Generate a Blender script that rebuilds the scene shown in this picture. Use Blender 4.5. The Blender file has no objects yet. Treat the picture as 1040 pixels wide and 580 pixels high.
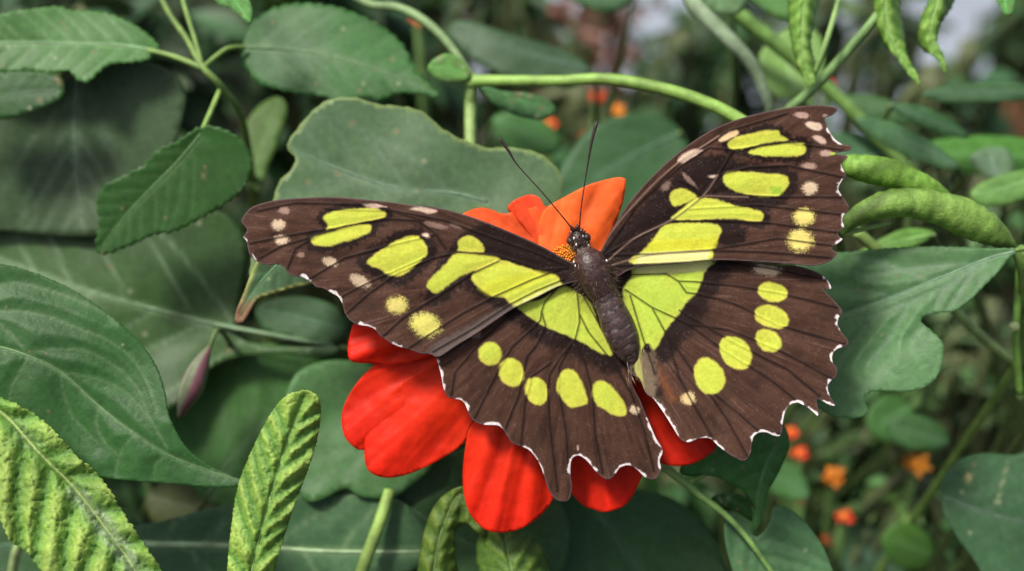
import bpy, math, random
import numpy as np
from mathutils import Vector
from mathutils.geometry import delaunay_2d_cdt
R = math.radians
SC = bpy.context.scene
C = SC.collection

# ------------------------------------------------------------------ camera, sky, sun, exposure
U = 0.00015                      # metres per photograph pixel in the plane of the butterfly
DPX = 1444.4                     # camera distance in the same units (50 mm lens, 36 mm sensor)
PITCH = R(35)
T = np.array([0.0, 0.0, 0.75])   # middle of the picture in the butterfly's plane, 75 cm above the soil
cr = np.array([1.0, 0, 0])
cf = np.array([0, math.cos(PITCH), -math.sin(PITCH)])
cu = np.array([0, math.sin(PITCH), math.cos(PITCH)])
cam = bpy.data.cameras.new('camera'); camo = bpy.data.objects.new('camera', cam); C.objects.link(camo)
camo.location = T - cf*DPX*U
camo.rotation_euler = (math.pi/2-PITCH, 0, 0)
cam.lens = 50; cam.sensor_width = 36; cam.clip_start = 0.01; cam.clip_end = 200
cam.dof.use_dof = True; cam.dof.focus_distance = (DPX-24)*U; cam.dof.aperture_fstop = 9.5
SC.camera = camo
SC.render.resolution_x = 1024; SC.render.resolution_y = 571

SUN_EL, SUN_AZ = 66, 248         # elevation; compass azimuth the light comes from (0 = ahead +Y, clockwise)
w = bpy.data.worlds.new("World"); SC.world = w; w.use_nodes = True
nt = w.node_tree; bg = nt.nodes['Background']
sky = nt.nodes.new('ShaderNodeTexSky'); sky.sky_type = 'NISHITA'; sky.sun_disc = False
sky.sun_elevation = R(SUN_EL); sky.sun_rotation = R(SUN_AZ); sky.air_density = 1.0; sky.dust_density = 6.0; sky.ozone_density = 1.0
nt.links.new(sky.outputs[0], bg.inputs[0]); bg.inputs[1].default_value = 0.1
sun = bpy.data.lights.new('sun', 'SUN'); sun.energy = 3.1; sun.angle = R(11); sun.color = (1, 0.96, 0.9)
suno = bpy.data.objects.new('sun', sun); C.objects.link(suno)
sd = Vector((math.sin(R(SUN_AZ))*math.cos(R(SUN_EL)), math.cos(R(SUN_AZ))*math.cos(R(SUN_EL)), math.sin(R(SUN_EL))))
suno.rotation_euler = sd.to_track_quat('Z', 'Y').to_euler()
SC.view_settings.view_transform = 'Standard'; SC.view_settings.look = 'None'
SC.view_settings.exposure = 0.45; SC.view_settings.gamma = 1; SC.view_settings.use_curve_mapping = False

# ------------------------------------------------------------------ coordinates
def W(x, y, z=0):
    """photo-pixel position at height z (towards the lens, same units) -> world metres"""
    x = np.asarray(x, float); y = np.asarray(y, float); z = np.asarray(z, float)
    k = (DPX-z)/DPX*U
    return T + ((x-520)*k)[..., None]*cr + ((290-y)*k)[..., None]*cu - (z*U)[..., None]*cf

# ------------------------------------------------------------------ noise and plane geometry
def vnoise(x, y, seed=0):
    rs = np.random.RandomState(seed); G = rs.rand(64, 64)
    xi = np.floor(x).astype(int); yi = np.floor(y).astype(int)
    fx = x-xi; fy = y-yi; fx = fx*fx*(3-2*fx); fy = fy*fy*(3-2*fy)
    a = G[xi % 64, yi % 64]; b = G[(xi+1) % 64, yi % 64]; c = G[xi % 64, (yi+1) % 64]; d = G[(xi+1) % 64, (yi+1) % 64]
    return (a*(1-fx)+b*fx)*(1-fy)+(c*(1-fx)+d*fx)*fy-0.5
def fbm(x, y, seed=0, o=3):
    s = 0
    for i in range(o): s = s+vnoise(x*2**i+i*17.3, y*2**i+i*9.1, seed+i)/2**i
    return s
def segd(P, poly, closed=False):
    poly = np.asarray(poly, float)
    A = poly if closed else poly[:-1]; B = np.roll(poly, -1, 0) if closed else poly[1:]
    best = np.full(len(P), 1e9)
    for a, b in zip(A, B):
        d = b-a; L = max((d*d).sum(), 1e-9)
        t = np.clip(((P-a)@d)/L, 0, 1)
        q = P-a-t[:, None]*d
        best = np.minimum(best, (q*q).sum(1))
    return np.sqrt(best)
def mind(P, lines):
    r = np.full(len(P), 1e3)
    for l in lines: r = np.minimum(r, segd(P, l))
    return r
def inside(P, poly):
    poly = np.asarray(poly, float); r = np.zeros(len(P), bool)
    for (x1, y1), (x2, y2) in zip(poly, np.roll(poly, -1, 0)):
        c = (y1 > P[:, 1]) != (y2 > P[:, 1])
        if y1 != y2: r ^= c & (P[:, 0] < (x2-x1)*(P[:, 1]-y1)/(y2-y1)+x1)
    return r
def sdist(P, poly):
    d = segd(P, poly, True); return np.where(inside(P, poly), -d, d)
def sdm(P, mid):
    """signed distance to a midrib and fraction along it"""
    mid = np.asarray(mid, float); best = np.full(len(P), 1e9); sg = np.ones(len(P)); tt = np.zeros(len(P))
    L = np.r_[0, np.cumsum(np.hypot(*np.diff(mid, axis=0).T))]
    for i in range(len(mid)-1):
        a = mid[i]; d = mid[i+1]-a; l = max((d*d).sum(), 1e-9)
        t = np.clip(((P-a)@d)/l, 0, 1); q = P-a-t[:, None]*d; dd = np.hypot(q[:, 0], q[:, 1]); m = dd < best
        s = np.sign(d[0]*(P[:, 1]-a[1])-d[1]*(P[:, 0]-a[0]))
        best[m] = dd[m]; sg[m] = s[m]; tt[m] = (L[i]+t*math.sqrt(l))[m]
    return best*sg, tt/L[-1]
def smooth(pts, n=6, closed=False):
    p = [np.asarray(q, float) for q in pts]; N = len(p); out = []
    rng = range(N) if closed else range(N-1)
    for i in rng:
        if closed: a, b, c, d = p[i-1], p[i], p[(i+1) % N], p[(i+2) % N]
        else: a, b, c, d = p[max(i-1, 0)], p[i], p[i+1], p[min(i+2, N-1)]
        for k in range(n):
            t = k/n
            out.append(0.5*((2*b)+(c-a)*t+(2*a-5*b+4*c-d)*t*t+(3*b-a-3*c+d)*t**3))
    if not closed: out.append(p[-1])
    return np.array(out)
def resample(poly, s, closed=True):
    p = np.asarray(poly, float); q = np.vstack([p, p[:1]]) if closed else p
    L = np.r_[0, np.cumsum(np.hypot(*np.diff(q, axis=0).T))]; n = max(3, int(L[-1]/s))
    u = np.linspace(0, L[-1], n, endpoint=not closed)
    return np.c_[np.interp(u, L, q[:, 0]), np.interp(u, L, q[:, 1])]
def fill2d(outline, sp):
    """clean triangle sheet inside a closed outline: verts (x,y), faces wound towards the lens"""
    o = resample(outline, sp)
    x0, y0 = o.min(0); x1, y1 = o.max(0)
    gx, gy = np.meshgrid(np.arange(x0, x1, sp), np.arange(y0, y1, sp*0.866))
    gx = gx+(np.arange(gx.shape[0]) % 2)[:, None]*sp/2
    g = np.c_[gx.ravel(), gy.ravel()]
    g = g[inside(g, o)]; g = g[segd(g, o, True) > 0.55*sp]
    V = np.vstack([o, g]); n = len(o)
    vs, es, fs, *_ = delaunay_2d_cdt([Vector((a, -b)) for a, b in V], [(i, (i+1) % n) for i in range(n)], [], 1, 1e-6)
    v = np.array([(q.x, -q.y) for q in vs])
    return v, [tuple(f) for f in fs]

# ------------------------------------------------------------------ linking and naming
def mesh(name, V, F, mat, parent=None, col=None, base=None, flat=False):
    me = bpy.data.meshes.new(name)
    V = np.asarray(V, float)
    if base is None: base = PB.get(parent.name, np.zeros(3)) if parent is not None else np.zeros(3)
    me.from_pydata((V-base).tolist(), [], [tuple(int(i) for i in f) for f in F]); me.update()
    if not flat: me.polygons.foreach_set('use_smooth', [True]*len(me.polygons))
    me.materials.append(mat)
    if col is not None:
        a = me.attributes.new('Col', 'FLOAT_COLOR', 'POINT')
        col = np.asarray(col, float)
        if col.ndim == 1: col = np.tile(col, (len(V), 1))
        a.data.foreach_set('color', np.c_[col, np.ones(len(V))].ravel())
    o = bpy.data.objects.new(name, me); C.objects.link(o)
    if parent is not None: o.parent = parent
    else: o.location = base
    PB[o.name] = base
    return o
PB = {}
def thing(name, label, cat, base, group=None):
    o = bpy.data.objects.new(name, None); C.objects.link(o); o.location = base; o.empty_display_size = 0.01
    PB[o.name] = np.asarray(base, float)
    o['label'] = label; o['category'] = cat
    if group: o['group'] = group
    return o
def tag(o, label, cat, group=None):
    o['label'] = label; o['category'] = cat
    if group: o['group'] = group
    return o
def thick(o, t):
    m = o.modifiers.new('thickness', 'SOLIDIFY'); m.thickness = t; m.offset = -1; return o
def tube_w(P, r, seg=8, sq=None):
    """tube through world points; returns V, F"""
    P = np.asarray(P, float); n = len(P); r = np.broadcast_to(np.asarray(r, float), (n,))
    t = np.gradient(P, axis=0); t /= np.linalg.norm(t, axis=1)[:, None]+1e-12
    ref = -cf if abs(t[0]@cf) < 0.9 else cr
    V = []; F = []
    a = np.cross(t[0], ref); a /= np.linalg.norm(a)
    for i in range(n):
        a = a-(a@t[i])*t[i]; a /= np.linalg.norm(a)+1e-12; b = np.cross(a, t[i])
        for k in range(seg):
            th = 2*math.pi*k/seg; V.append(P[i]+r[i]*(math.cos(th)*a+math.sin(th)*b))
    for i in range(n-1):
        for k in range(seg):
            F.append((i*seg+k, i*seg+(k+1) % seg, (i+1)*seg+(k+1) % seg, (i+1)*seg+k))
    V.append(P[0]-t[0]*r[0]*.3); V.append(P[-1]+t[-1]*r[-1]*.4); m = n*seg
    for k in range(seg): F.append((m, (k+1) % seg, k)); F.append((m+1, m-seg+k, m-seg+(k+1) % seg))
    return np.array(V), F
def ptube(pts, r, seg=8, n=6):
    """tube through (x,y,z) photo-unit points, radius in photo pixels as seen"""
    p = np.asarray(pts, float)
    rr = np.broadcast_to(np.asarray(r, float), (len(p),))
    q = smooth(np.c_[p, rr], n)
    Wd = W(q[:, 0], q[:, 1], q[:, 2])
    return tube_w(Wd, q[:, 3]*U*(DPX-q[:, 2])/DPX, seg)
def join(parts):
    V = []; F = []; n = 0; Cc = []
    for p in parts:
        V.append(p[0]); F += [tuple(i+n for i in f) for f in p[1]]; n += len(p[0])
        if len(p) > 2: Cc.append(np.tile(p[2], (len(p[0]), 1)) if np.ndim(p[2]) == 1 else p[2])
    return np.vstack(V), F, (np.vstack(Cc) if Cc else None)

# ------------------------------------------------------------------ materials
def material(name, rough=.5, spec=.5, trans=0., nscale=3000., nmix=.15, bump=.2, bscale=4000., sheen=0., tcol=(1.25, 1.25, .6), aniso=None, coat=0, flatcol=None):
    m = bpy.data.materials.new(name); m.use_nodes = True; n = m.node_tree; N = n.nodes; L = n.links
    b = N['Principled BSDF']; out = N['Material Output']
    if flatcol is None:
        at = N.new('ShaderNodeAttribute'); at.attribute_name = 'Col'; src = at.outputs[0]
    else:
        at = N.new('ShaderNodeRGB'); at.outputs[0].default_value = (*flatcol, 1); src = at.outputs[0]
    tc = N.new('ShaderNodeTexCoord'); nz = N.new('ShaderNodeTexNoise'); nz.inputs['Scale'].default_value = nscale; nz.inputs['Detail'].default_value = 4
    L.new(tc.outputs['Object'], nz.inputs['Vector'])
    mr = N.new('ShaderNodeMapRange'); mr.inputs[1].default_value = .3; mr.inputs[2].default_value = .7; mr.inputs[3].default_value = 1-nmix; mr.inputs[4].default_value = 1+nmix
    L.new(nz.outputs[0], mr.inputs[0])
    vm = N.new('ShaderNodeVectorMath'); vm.operation = 'SCALE'; L.new(src, vm.inputs[0]); L.new(mr.outputs[0], vm.inputs['Scale'])
    L.new(vm.outputs[0], b.inputs['Base Color'])
    b.inputs['Roughness'].default_value = rough; b.inputs['Specular IOR Level'].default_value = spec
    b.inputs['Sheen Weight'].default_value = sheen; b.inputs['Sheen Roughness'].default_value = .4; b.inputs['Coat Weight'].default_value = coat
    if bump:
        nb = N.new('ShaderNodeTexNoise'); nb.inputs['Scale'].default_value = bscale; nb.inputs['Detail'].default_value = 3; L.new(tc.outputs['Object'], nb.inputs['Vector'])
        bp = N.new('ShaderNodeBump'); bp.inputs['Strength'].default_value = bump; bp.inputs['Distance'].default_value = .0004; L.new(nb.outputs[0], bp.inputs['Height']); L.new(bp.outputs[0], b.inputs['Normal'])
    if trans:
        tr = N.new('ShaderNodeBsdfTranslucent'); tv = N.new('ShaderNodeVectorMath'); tv.operation = 'MULTIPLY'; tv.inputs[1].default_value = tcol
        L.new(vm.outputs[0], tv.inputs[0]); L.new(tv.outputs[0], tr.inputs[0])
        mx = N.new('ShaderNodeMixShader'); mx.inputs[0].default_value = trans; L.new(b.outputs[0], mx.inputs[1]); L.new(tr.outputs[0], mx.inputs[2]); L.new(mx.outputs[0], out.inputs[0])
    return m
M_leaf = material('leaf_surface', .46, .24, .24, 900, .14, .15, 2500)
M_far = material('far_leaf_surface', .5, .3, .25, 60, .2, 0)
M_crink = material('crinkled_leaf_surface', .45, .35, .25, 1500, .2, .5, 3500)
M_stem = material('green_stem', .5, .35, 0, 350, .32, .3, 1800)
M_petal = material('petal_surface', .5, .16, .3, 900, .08, .12, 1500, sheen=.0, tcol=(1.3, .9, .6))
M_wing = material('wing_scales', .6, .12, .06, 2600, .08, .25, 7000, sheen=.0, tcol=(1.1, 1.1, .6))
M_body = material('butterfly_body', .42, .45, 0, 2500, .3, .3, 2500)
M_hair = material('butterfly_hair', .6, .3, 0, 900, .2, 0)
M_disc = material('flower_disc', .6, .3, .1, 1500, .2, .2)
M_wood = material('weathered_wood', .8, .2, 0, 30, .4, .3, 60)
M_ground = material('soil_surface', .95, .15, 0, 25, .5, .8, 60)
M_path = material('pale_path_surface', .85, .3, 0, 12, .12, .3, 80)
# ------------------------------------------------------------------ butterfly
BASE = W(600, 285, 2)
bf = thing('butterfly', 'dark brown butterfly with lime yellow spotted open wings resting on the red orange flower', 'butterfly', BASE)
BR = np.array([.064, .030, .019]); BD = np.array([.012, .006, .005]); YE = np.array([.54, .57, .065]); CRM = np.array([.68, .52, .34])
WH = np.array([.85, .76, .74]); PALE = np.array([.66, .64, .26]); GREY = np.array([.105, .075, .062]); PK = np.array([.5, .33, .26])
def mixc(c, k, t): return c*(1-t[:, None])+k*t[:, None]
def sstep(e0, e1, x): t = np.clip((x-e0)/(e1-e0), 0, 1); return t*t*(3-2*t)
def zc(pts, ox, oy, s): return [(ox+a/s, oy+b/s) for a, b in pts]
def ell(cx, cy, a, b, rot=0, n=14):
    r = R(rot); return [(cx+a*math.cos(t)*math.cos(r)-b*math.sin(t)*math.sin(r), cy+a*math.cos(t)*math.sin(r)+b*math.sin(t)*math.cos(r)) for t in np.linspace(0, 2*math.pi, n, endpoint=False)]
def wing(name, outline, root, zf, sharp, soft, veins, fringe, seed, extra=None, dark=(), light=()):
    v, F = fill2d(outline, 1.05)
    x, y = v[:, 0], v[:, 1]
    n1 = fbm(x/3.1, y/3.1, seed, 3); n2 = fbm(x/22, y/22, seed+5, 3)
    dx, dy = x-root[0], y-root[1]; ang = np.arctan2(dy, dx); rad = np.hypot(dx, dy)
    streak = fbm(ang*55, rad/26, seed+9, 3)
    col = BR*(1+.30*n2[:, None]+.5*streak[:, None]+.2*n1[:, None])
    dv = mind(v, veins)
    s2 = fbm(ang*170, rad/40, seed+19, 2); col = col*(1+.15*s2[:, None]); col = mixc(col, PK*.5, .25*sstep(.34, .5, s2)*np.clip(.4+2*n2, 0, 1))
    # darker velvet bands that border the yellow fields
    for poly, wd in dark:
        s = sdist(v, smooth(poly, 4, True)); col = mixc(col, BD, .92*(1-sstep(wd*.42, wd*.78, s+5*n1+4*n2)))
    # scattered light scales
    rs = np.random.RandomState(seed); sp = (rs.rand(len(v)) < .025*(.5+2*np.clip(streak+.25, 0, 1)))*rs.rand(len(v))
    col = mixc(col, PK, .16*sp)
    for poly, c in sharp:
        s = sdist(v, smooth(poly, 4, True)); t = 1-sstep(-1.6, 1.3, s+1.1*n1+2.0*n2)
        cc = c*(1+.22*n2[:, None]+.16*n1[:, None]+.12*streak[:, None]); cc = mixc(cc, c*np.array([.84, .95, .95]), np.clip(.5+2.2*n2, 0, 1)*.6); cc = mixc(cc, c*np.array([1.25, .95, 1.6]), np.clip(sstep(-4, 0, s), 0, 1)*.35)
        col = col*(1-t[:, None])+cc*t[:, None]
    for cx, cy, a, b, rot, c, k in soft:
        r = R(rot); u = (x-cx)*math.cos(r)+(y-cy)*math.sin(r); q = -(x-cx)*math.sin(r)+(y-cy)*math.cos(r)
        e = np.hypot(u/a, q/b)+.22*n1+.35*(rs.rand(len(v))-.5); t = k*(1-sstep(.62, 1.2, e))
        col = mixc(col, c, t)
    if extra: col = extra(v, col, n1, n2)
    spot = np.zeros(len(v))
    for poly, c in sharp:
        pp = np.array(poly); ar = abs(.5*np.sum(pp[:, 0]*np.roll(pp[:, 1], -1)-np.roll(pp[:, 0], -1)*pp[:, 1]))
        if ar < 2200: spot = np.maximum(spot, 1-sstep(-1.5, .5, sdist(v, poly)))
    col = mixc(col, BD*.8, (1-spot)*.85*np.exp(-(dv/1.05)**2))
    wide = np.exp(-(dv/3.2)**2)*(1-spot)*.28; lum = col[:, 1] < .2; col = mixc(col, BD, wide*lum)
    if light: dl = mind(v, [smooth(l, 4) for l in light]); col = mixc(col, np.array([.26, .165, .12]), .8*np.exp(-(dl/.8)**2))
    # margin: thin dark rim, then the white fringe bits
    de = segd(v, resample(outline, 2), True)
    col = mixc(col, np.array([.13, .09, .095]), .55*(1-sstep(.6, 2.0, de)))
    if fringe:
        df = mind(v, [smooth(f, 3) for f in fringe]); brk = fbm(x/7, y/7, seed+77, 2); col = mixc(col, WH*(1+.25*n1[:, None]), .95*(1-sstep(.9, 2.2, df+1.6*n1+4.2*np.clip(brk, -.2, 1))))
    z = zf(x, y, rad)+.9*np.exp(-(dv/1.3)**2)+.10*np.minimum(dv, 11)+1.2*n2
    V = W(x, y, z)
    o = mesh(name, V, F, M_wing, bf, np.clip(col, 0, 1)); thick(o, .00006)
    return o
# left fore wing (traced at 3.05x)
Z1 = lambda p: zc(p, 240, 180, 3.0545)
Z2 = lambda p: zc(p, 420, 180, 3.0538)
Z3 = lambda p: zc(p, 420, 330, 2.761)
Z4 = lambda p: zc(p, 600, 90, 2.9)
Z5 = lambda p: zc(p, 600, 240, 2.418)
LFo = Z1([(20,125),(45,95),(90,78),(150,68),(250,62),(330,63),(420,71),(500,80),(600,95)])+Z2([(0,82),(100,100),(200,130),(300,170),(400,215),(470,255),(500,268)])+[(592,272),(590,284)]+[(567,291),(545,302),(522,313),(504,325),(485,338),(462,352),(446,362.5)]+\
  Z1([(600,549),(575,548),(540,535),(510,527),(480,515),(458,500),(445,492),(430,472),(410,463),(390,460),(370,455),(350,442),(336,420),(331,400),(325,385),(315,370),(300,362),(270,345),(250,342),(235,330),(210,312),(185,308),(160,298),(148,280),(130,271),(95,272),(75,268),(60,258),(45,246),(38,230),(34,210),(30,195),(22,185),(34,165),(24,150),(16,138)])
LFo = smooth(LFo, 3, True)
lf_sharp = [
 (Z1([(268,122),(290,108),(340,98),(400,95),(445,100),(462,112),(455,126),(400,138),(340,150),(300,162),(275,165),(281,150),(272,138)]), YE),
 (Z1([(232,195),(245,182),(300,165),(350,152),(400,146),(418,152),(412,170),(380,185),(330,202),(280,215),(245,210)]), YE),
 (Z1([(405,262),(430,240),(480,205),(530,185),(565,183),(588,210),(592,240),(560,270),(520,298),(490,306),(465,298),(450,285),(420,275)]), YE),
 (Z1([(390,84),(420,82),(455,88),(466,93),(440,95),(405,92)]), CRM), (Z1([(533,98),(570,91),(612,100),(620,107),(590,111),(555,106)]), CRM),
 (Z1([(575,178),(590,174),(602,184),(590,189)]), CRM),
 (Z2([(40,340),(55,355),(75,358),(110,335),(160,300),(215,280),(264,259),(250,247),(190,237),(130,235),(105,262),(75,290),(45,318)]), YE),
 (Z2([(137,220),(140,195),(165,183),(190,188),(210,208),(215,231),(180,231),(140,228)]), YE),
 (Z2([(185,300),(215,275),(255,260),(300,265),(350,280),(400,300),(430,300),(452,318),(458,345),(410,372),(350,400),(315,402),(280,372),(245,368),(210,345),(183,322)]), YE)]
lf_soft = [(240+131/3.05,180+149/3.05,7.5,6,0,CRM,.9),(240+141/3.05,180+194/3.05,7.6,5.6,0,CRM,.9),(240+148/3.05,180+103/3.05,6,4,0,PK,.55),(240+200/3.05,180+240/3.05,4,3,0,PK,.4),
 (240+290/3.05,180+262/3.05,8.5,4.8,12,CRM,.75),(240+383/3.05,180+322/3.05,11,6,25,CRM,.75),(240+498/3.05,180+396/3.05,11.5,9,0,CRM*np.array([.95,1.05,.45]),1),(240+586/3.05,180+457/3.05,15.5,12.5,15,np.array([.66,.6,.14]),1),
 (420+70/3.05,180+150/3.05,13,3,12,PK,.35),(420+130/3.05,180+150/3.05,7,2.5,20,PK,.35),(420+190/3.05,180+485/3.05,9,6,-30,PK,.5)]
lf_veins = [[(576,270),(545,257),(505,243),(452,224),(400,214),(330,212)],[(576,272),(551,274),(507,260),(466,256),(440,262),(404,277),(372,300),(350,320)],[(452,252),(443,238),(425,224),(391,222),(360,228),(325,238),(285,250),(262,263)],
 [(443,238),(400,248),(350,262),(312,284)],[(430,262),(372,288),(343,303)],[(506,265),(479,278),(444,301),(410,322),(388,342)],[(567,274),(540,284),(502,301),(470,318),(440,337),(415,353)],[(572,284),(545,295),(518,309),(480,334),(440,357)],
 [(430,224),(380,208),(300,206),(262,214)],[(360,228),(310,236),(254,247)],[(325,238),(300,252),(292,272)]]
lf_fr = [Z1([(48,236),(62,256)]),Z1([(206,306),(230,322)]),Z1([(294,356),(310,366),(326,388)]),Z1([(386,457),(425,470)]),Z1([(484,516),(510,526)]),Z1([(22,188),(30,196)])]
def lf_extra(v, col, n1, n2):
    sheen_band = Z2([(30,560),(60,520),(150,470),(240,420),(300,395),(330,402),(200,490),(80,565)])
    t = 1-sstep(-3, 3, sdist(v, sheen_band)+3*n1); col = mixc(col, np.array([.13,.10,.088]), .8*t)  # grey sheen along the inner margin, painted into the brown
    pale = Z2([(310,400),(345,380),(400,352),(452,328),(462,348),(410,374),(345,403)])
    t = 1-sstep(-3, 2, sdist(v, pale)+2*n1); col = mixc(col, PALE*1.1, .95*t)
    lite = Z2([(200,345),(260,310),(390,290),(440,305),(330,352),(270,368),(230,366)])
    t = 1-sstep(-4, 3, sdist(v, lite)); return mixc(col, np.array([.62,.62,.03]), .5*t)
wing('forewing', LFo, (576,270), lambda x,y,r: 13+.05*r-.00016*r*r+.02*(290-y), lf_sharp, lf_soft, lf_veins, lf_fr, 11, lf_extra, [(Z2([(60,360),(110,335),(160,300),(185,325),(260,372),(300,400),(440,470),(470,255),(300,170),(200,180),(130,240)]),16),(lf_sharp[2][0],14),(lf_sharp[0][0],9),(lf_sharp[1][0],9)])
# left hind wing
LHo = [(594,286),(560,280),(500,305),(452,340)]+Z3([(62,80),(65,95),(75,130),(80,155),(85,180),(98,203),(130,210),(143,220),(152,240),(165,266),(195,280),(235,282),(250,292),(260,308),(280,333),(320,348),(345,375),(358,400),(368,430),(380,465),(400,490),(425,496),(439,485),(445,455),(441,425),(440,400),(443,380),(452,369),(468,368),(490,385),(515,415),(540,433),(558,428),(568,415),(580,400),(605,394),(625,404),(650,428),(675,433),(690,418),(694,400),(690,380),(699,352),(680,318),(655,260),(635,210),(615,170),(610,130)])+[(638,350),(620,310)]
LHo = smooth(LHo, 3, True)
lh_sharp = [(Z2([(320,400),(360,385),(410,370),(460,340),(490,350),(530,375),(550,400),(565,440),(590,495),(614,549),(590,548),(560,532),(500,502),(450,480),(415,464),(385,447),(350,427)]), YE*np.array([.86,.97,1])),
 (ell(497.9,358.3,12.6,12,0), YE), (ell(519.6,377.8,12,14.8,-20), YE), (ell(545,397,10.8,14.5,-15), YE),
 (Z3([(403,150),(425,125),(455,133),(475,170),(488,215),(470,225),(440,230),(415,205),(402,182)]), YE), (Z3([(500,185),(508,160),(530,155),(560,175),(585,210),(597,240),(588,255),(555,250),(522,230),(505,210)]), YE)]
lh_soft = [(644.5,416,5.6,4.4,40,CRM,.9),(483,339,6,5,0,PK,.4),(587,455,1.2,3,0,PK,.8)]
lh_veins = [[(586,296),(588,315),(588.6,327),(584,345),(570,362),(558,380),(556,400),(559,440),(566,498)],[(588,318),(597.5,337),(612,355),(623,368),(641,400),(655,440),(664,478)],[(567,292),(553,307),(550,316),(554,331),(545,350),(535,362),(527,400),(512,438)],[(550,316),(549,325),(540,334),(520,352),(505,378),(482,424)],[(575,358),(568,372),(567,395),(575,440),(577,480)],[(560,368),(540,382),(533,410),(529,452)],
 [(584,345),(595,372),(602,400),(604,440),(612,480)],[(620,340),(628,362),(650,398)],[(525,314),(490,345),(462,378),(458,402)],[(592,300),(606,325),(620,350)]]
lh_fr = [Z3([(64,95),(74,130),(84,182)]),Z3([(122,208),(143,218),(152,238)]),Z3([(195,279),(236,281),(250,292)]),Z3([(312,345),(335,360),(350,386),(362,418)]),Z3([(439,410),(443,380),(455,369),(472,369),(495,390),(508,405)]),Z3([(570,412),(582,399),(605,394),(630,408),(645,424)]),Z3([(690,400),(689,378),(698,352),(680,318),(655,262)])]
wing('hindwing', LHo, (588,285), lambda x,y,r: 6+.02*r-.0002*r*r, lh_sharp, lh_soft, lh_veins, lh_fr, 23, None, [(lh_sharp[0][0],28),(Z2([(320,400),(450,478),(614,549),(560,400)]),10)])
# right fore wing
RFo = [(596,276),(603,262)]+Z4([(25,485),(60,420),(110,340),(170,270),(250,195),(350,125),(450,85),(560,60),(640,50),(700,51),(727,60),(712,78),(690,87),(694,105),(702,125),(720,150),(745,166),(765,167),(762,182),(735,187),(722,192),(756,199),(746,212),(738,225),(744,240),(753,256),(742,268),(732,285),(730,300),(745,322),(760,345),(757,362),(745,375),(740,388),(744,400),(746,412),(730,422),(732,436),(742,444),(728,456),(712,465),(714,478),(726,486),(712,502),(700,511),(660,522),(600,518),(500,510),(350,505)])+[(690,268),(645,272),(620,284)]
RFo = smooth(RFo, 3, True)
rf_sharp = [(Z4([(403,165),(415,150),(450,138),(500,128),(548,122),(562,138),(580,152),(520,161),(450,178),(415,180)]), YE),(Z4([(462,185),(500,170),(560,162),(620,160),(633,175),(620,195),(560,202),(500,200),(470,195)]), YE),
 (Z4([(388,270),(395,250),(430,242),(500,248),(570,255),(583,275),(572,300),(550,318),(500,316),(440,308),(405,292)]), YE),(Z4([(235,320),(245,300),(270,295),(295,305),(312,320),(275,340),(250,348),(238,340)]), YE),
 (Z4([(235,385),(270,350),(312,322),(360,325),(440,345),(500,363),(509,378),(490,391),(400,385),(300,388)]), YE),
 (Z4([(215,402),(260,394),(360,396),(385,415),(375,440),(360,470),(345,510),(125,515),(150,480),(180,448),(200,420)]), YE),
 (Z4([(258,210),(275,190),(305,178),(332,180),(318,192),(285,212),(265,218)]), CRM),(Z4([(375,153),(395,135),(425,124),(435,130),(420,142),(390,156)]), CRM*np.array([1,1,.7])),(Z4([(343,259),(358,251),(373,255),(358,266)]), CRM),
 (Z4([(632,102),(650,97),(675,104),(680,118),(662,124),(640,116)]), CRM),(Z4([(652,142),(668,138),(690,152),(690,162),(670,158)]), CRM*.95)]
rf_soft = [(600+622/2.9,90+78/2.9,8,3.4,5,PK,.85),(600+692/2.9,90+190/2.9,6.5,3.4,0,PK,.8),(600+643/2.9,90+228/2.9,8,3.4,0,PK,.75),(600+645/2.9,90+293/2.9,8,7,0,CRM*.95,.95),(600+628/2.9,90+377/2.9,11,9.2,0,np.array([.68,.58,.16]),1),(600+617/2.9,90+447/2.9,13.4,11.6,0,np.array([.68,.58,.16]),1),
 (600+220/2.9,90+285/2.9,6,5,-45,PK*.7,.5),(600+290/2.9,90+270/2.9,10,2.5,45,PK,.45),(600+240/2.9,90+195/2.9,3,2,0,PK,.3),(600+690/2.9,90+80/2.9,3,2,0,PK,.6),(846,156,4,1.2,0,np.array([.35,.5,.05]),1)]
rf_veins = [[(608,262),(643,243),(683,223),(714,199),(729,178)],[(714,199),(750,198),(793,200),(855,200)],[(615,259),(660,258),(721,254),(780,256),(850,262)],[(612,258),(650,205),(690,165),(740,133),(800,115)],[(681,224.5),(730,224),(779,226),(850,236)],[(729,178),(745,152),(798,144.5),(855,152)],[(729,178),(760,170),(800,168),(857,180)],[(700,212),(770,208),(856,218)],[(745,152),(720,150),(690,170),(640,215)],[(610,270),(645,269),(720,265),(800,268)],
 [(721,254),(790,242),(850,250)],[(714,199),(705,190),(690,183)]]
rf_fr = [Z4([(738,226),(743,240)]),Z4([(742,268),(732,283),(729,298),(736,312)]),Z4([(744,376),(740,388),(744,402)]),Z4([(728,456),(740,446)]),Z4([(700,122),(722,150),(744,164)])]
def rf_extra(v, col, n1, n2):
    p = Z4([(150,485),(350,478),(345,512),(125,516)]); t = 1-sstep(-2, 2, sdist(v, p)+1.5*n1); col = mixc(col, PALE*1.1, .9*t)
    p = Z4([(180,445),(375,440),(368,472),(160,480)]); t = 1-sstep(-2, 2, sdist(v, p)+1.5*n1); col = mixc(col, np.array([.68,.64,.03]), .6*t)
    p = Z4([(530,292),(560,290),(562,308),(535,310)]); t = 1-sstep(-2, 3, sdist(v, p)); return mixc(col, np.array([.22,.42,.03]), .7*t)
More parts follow.
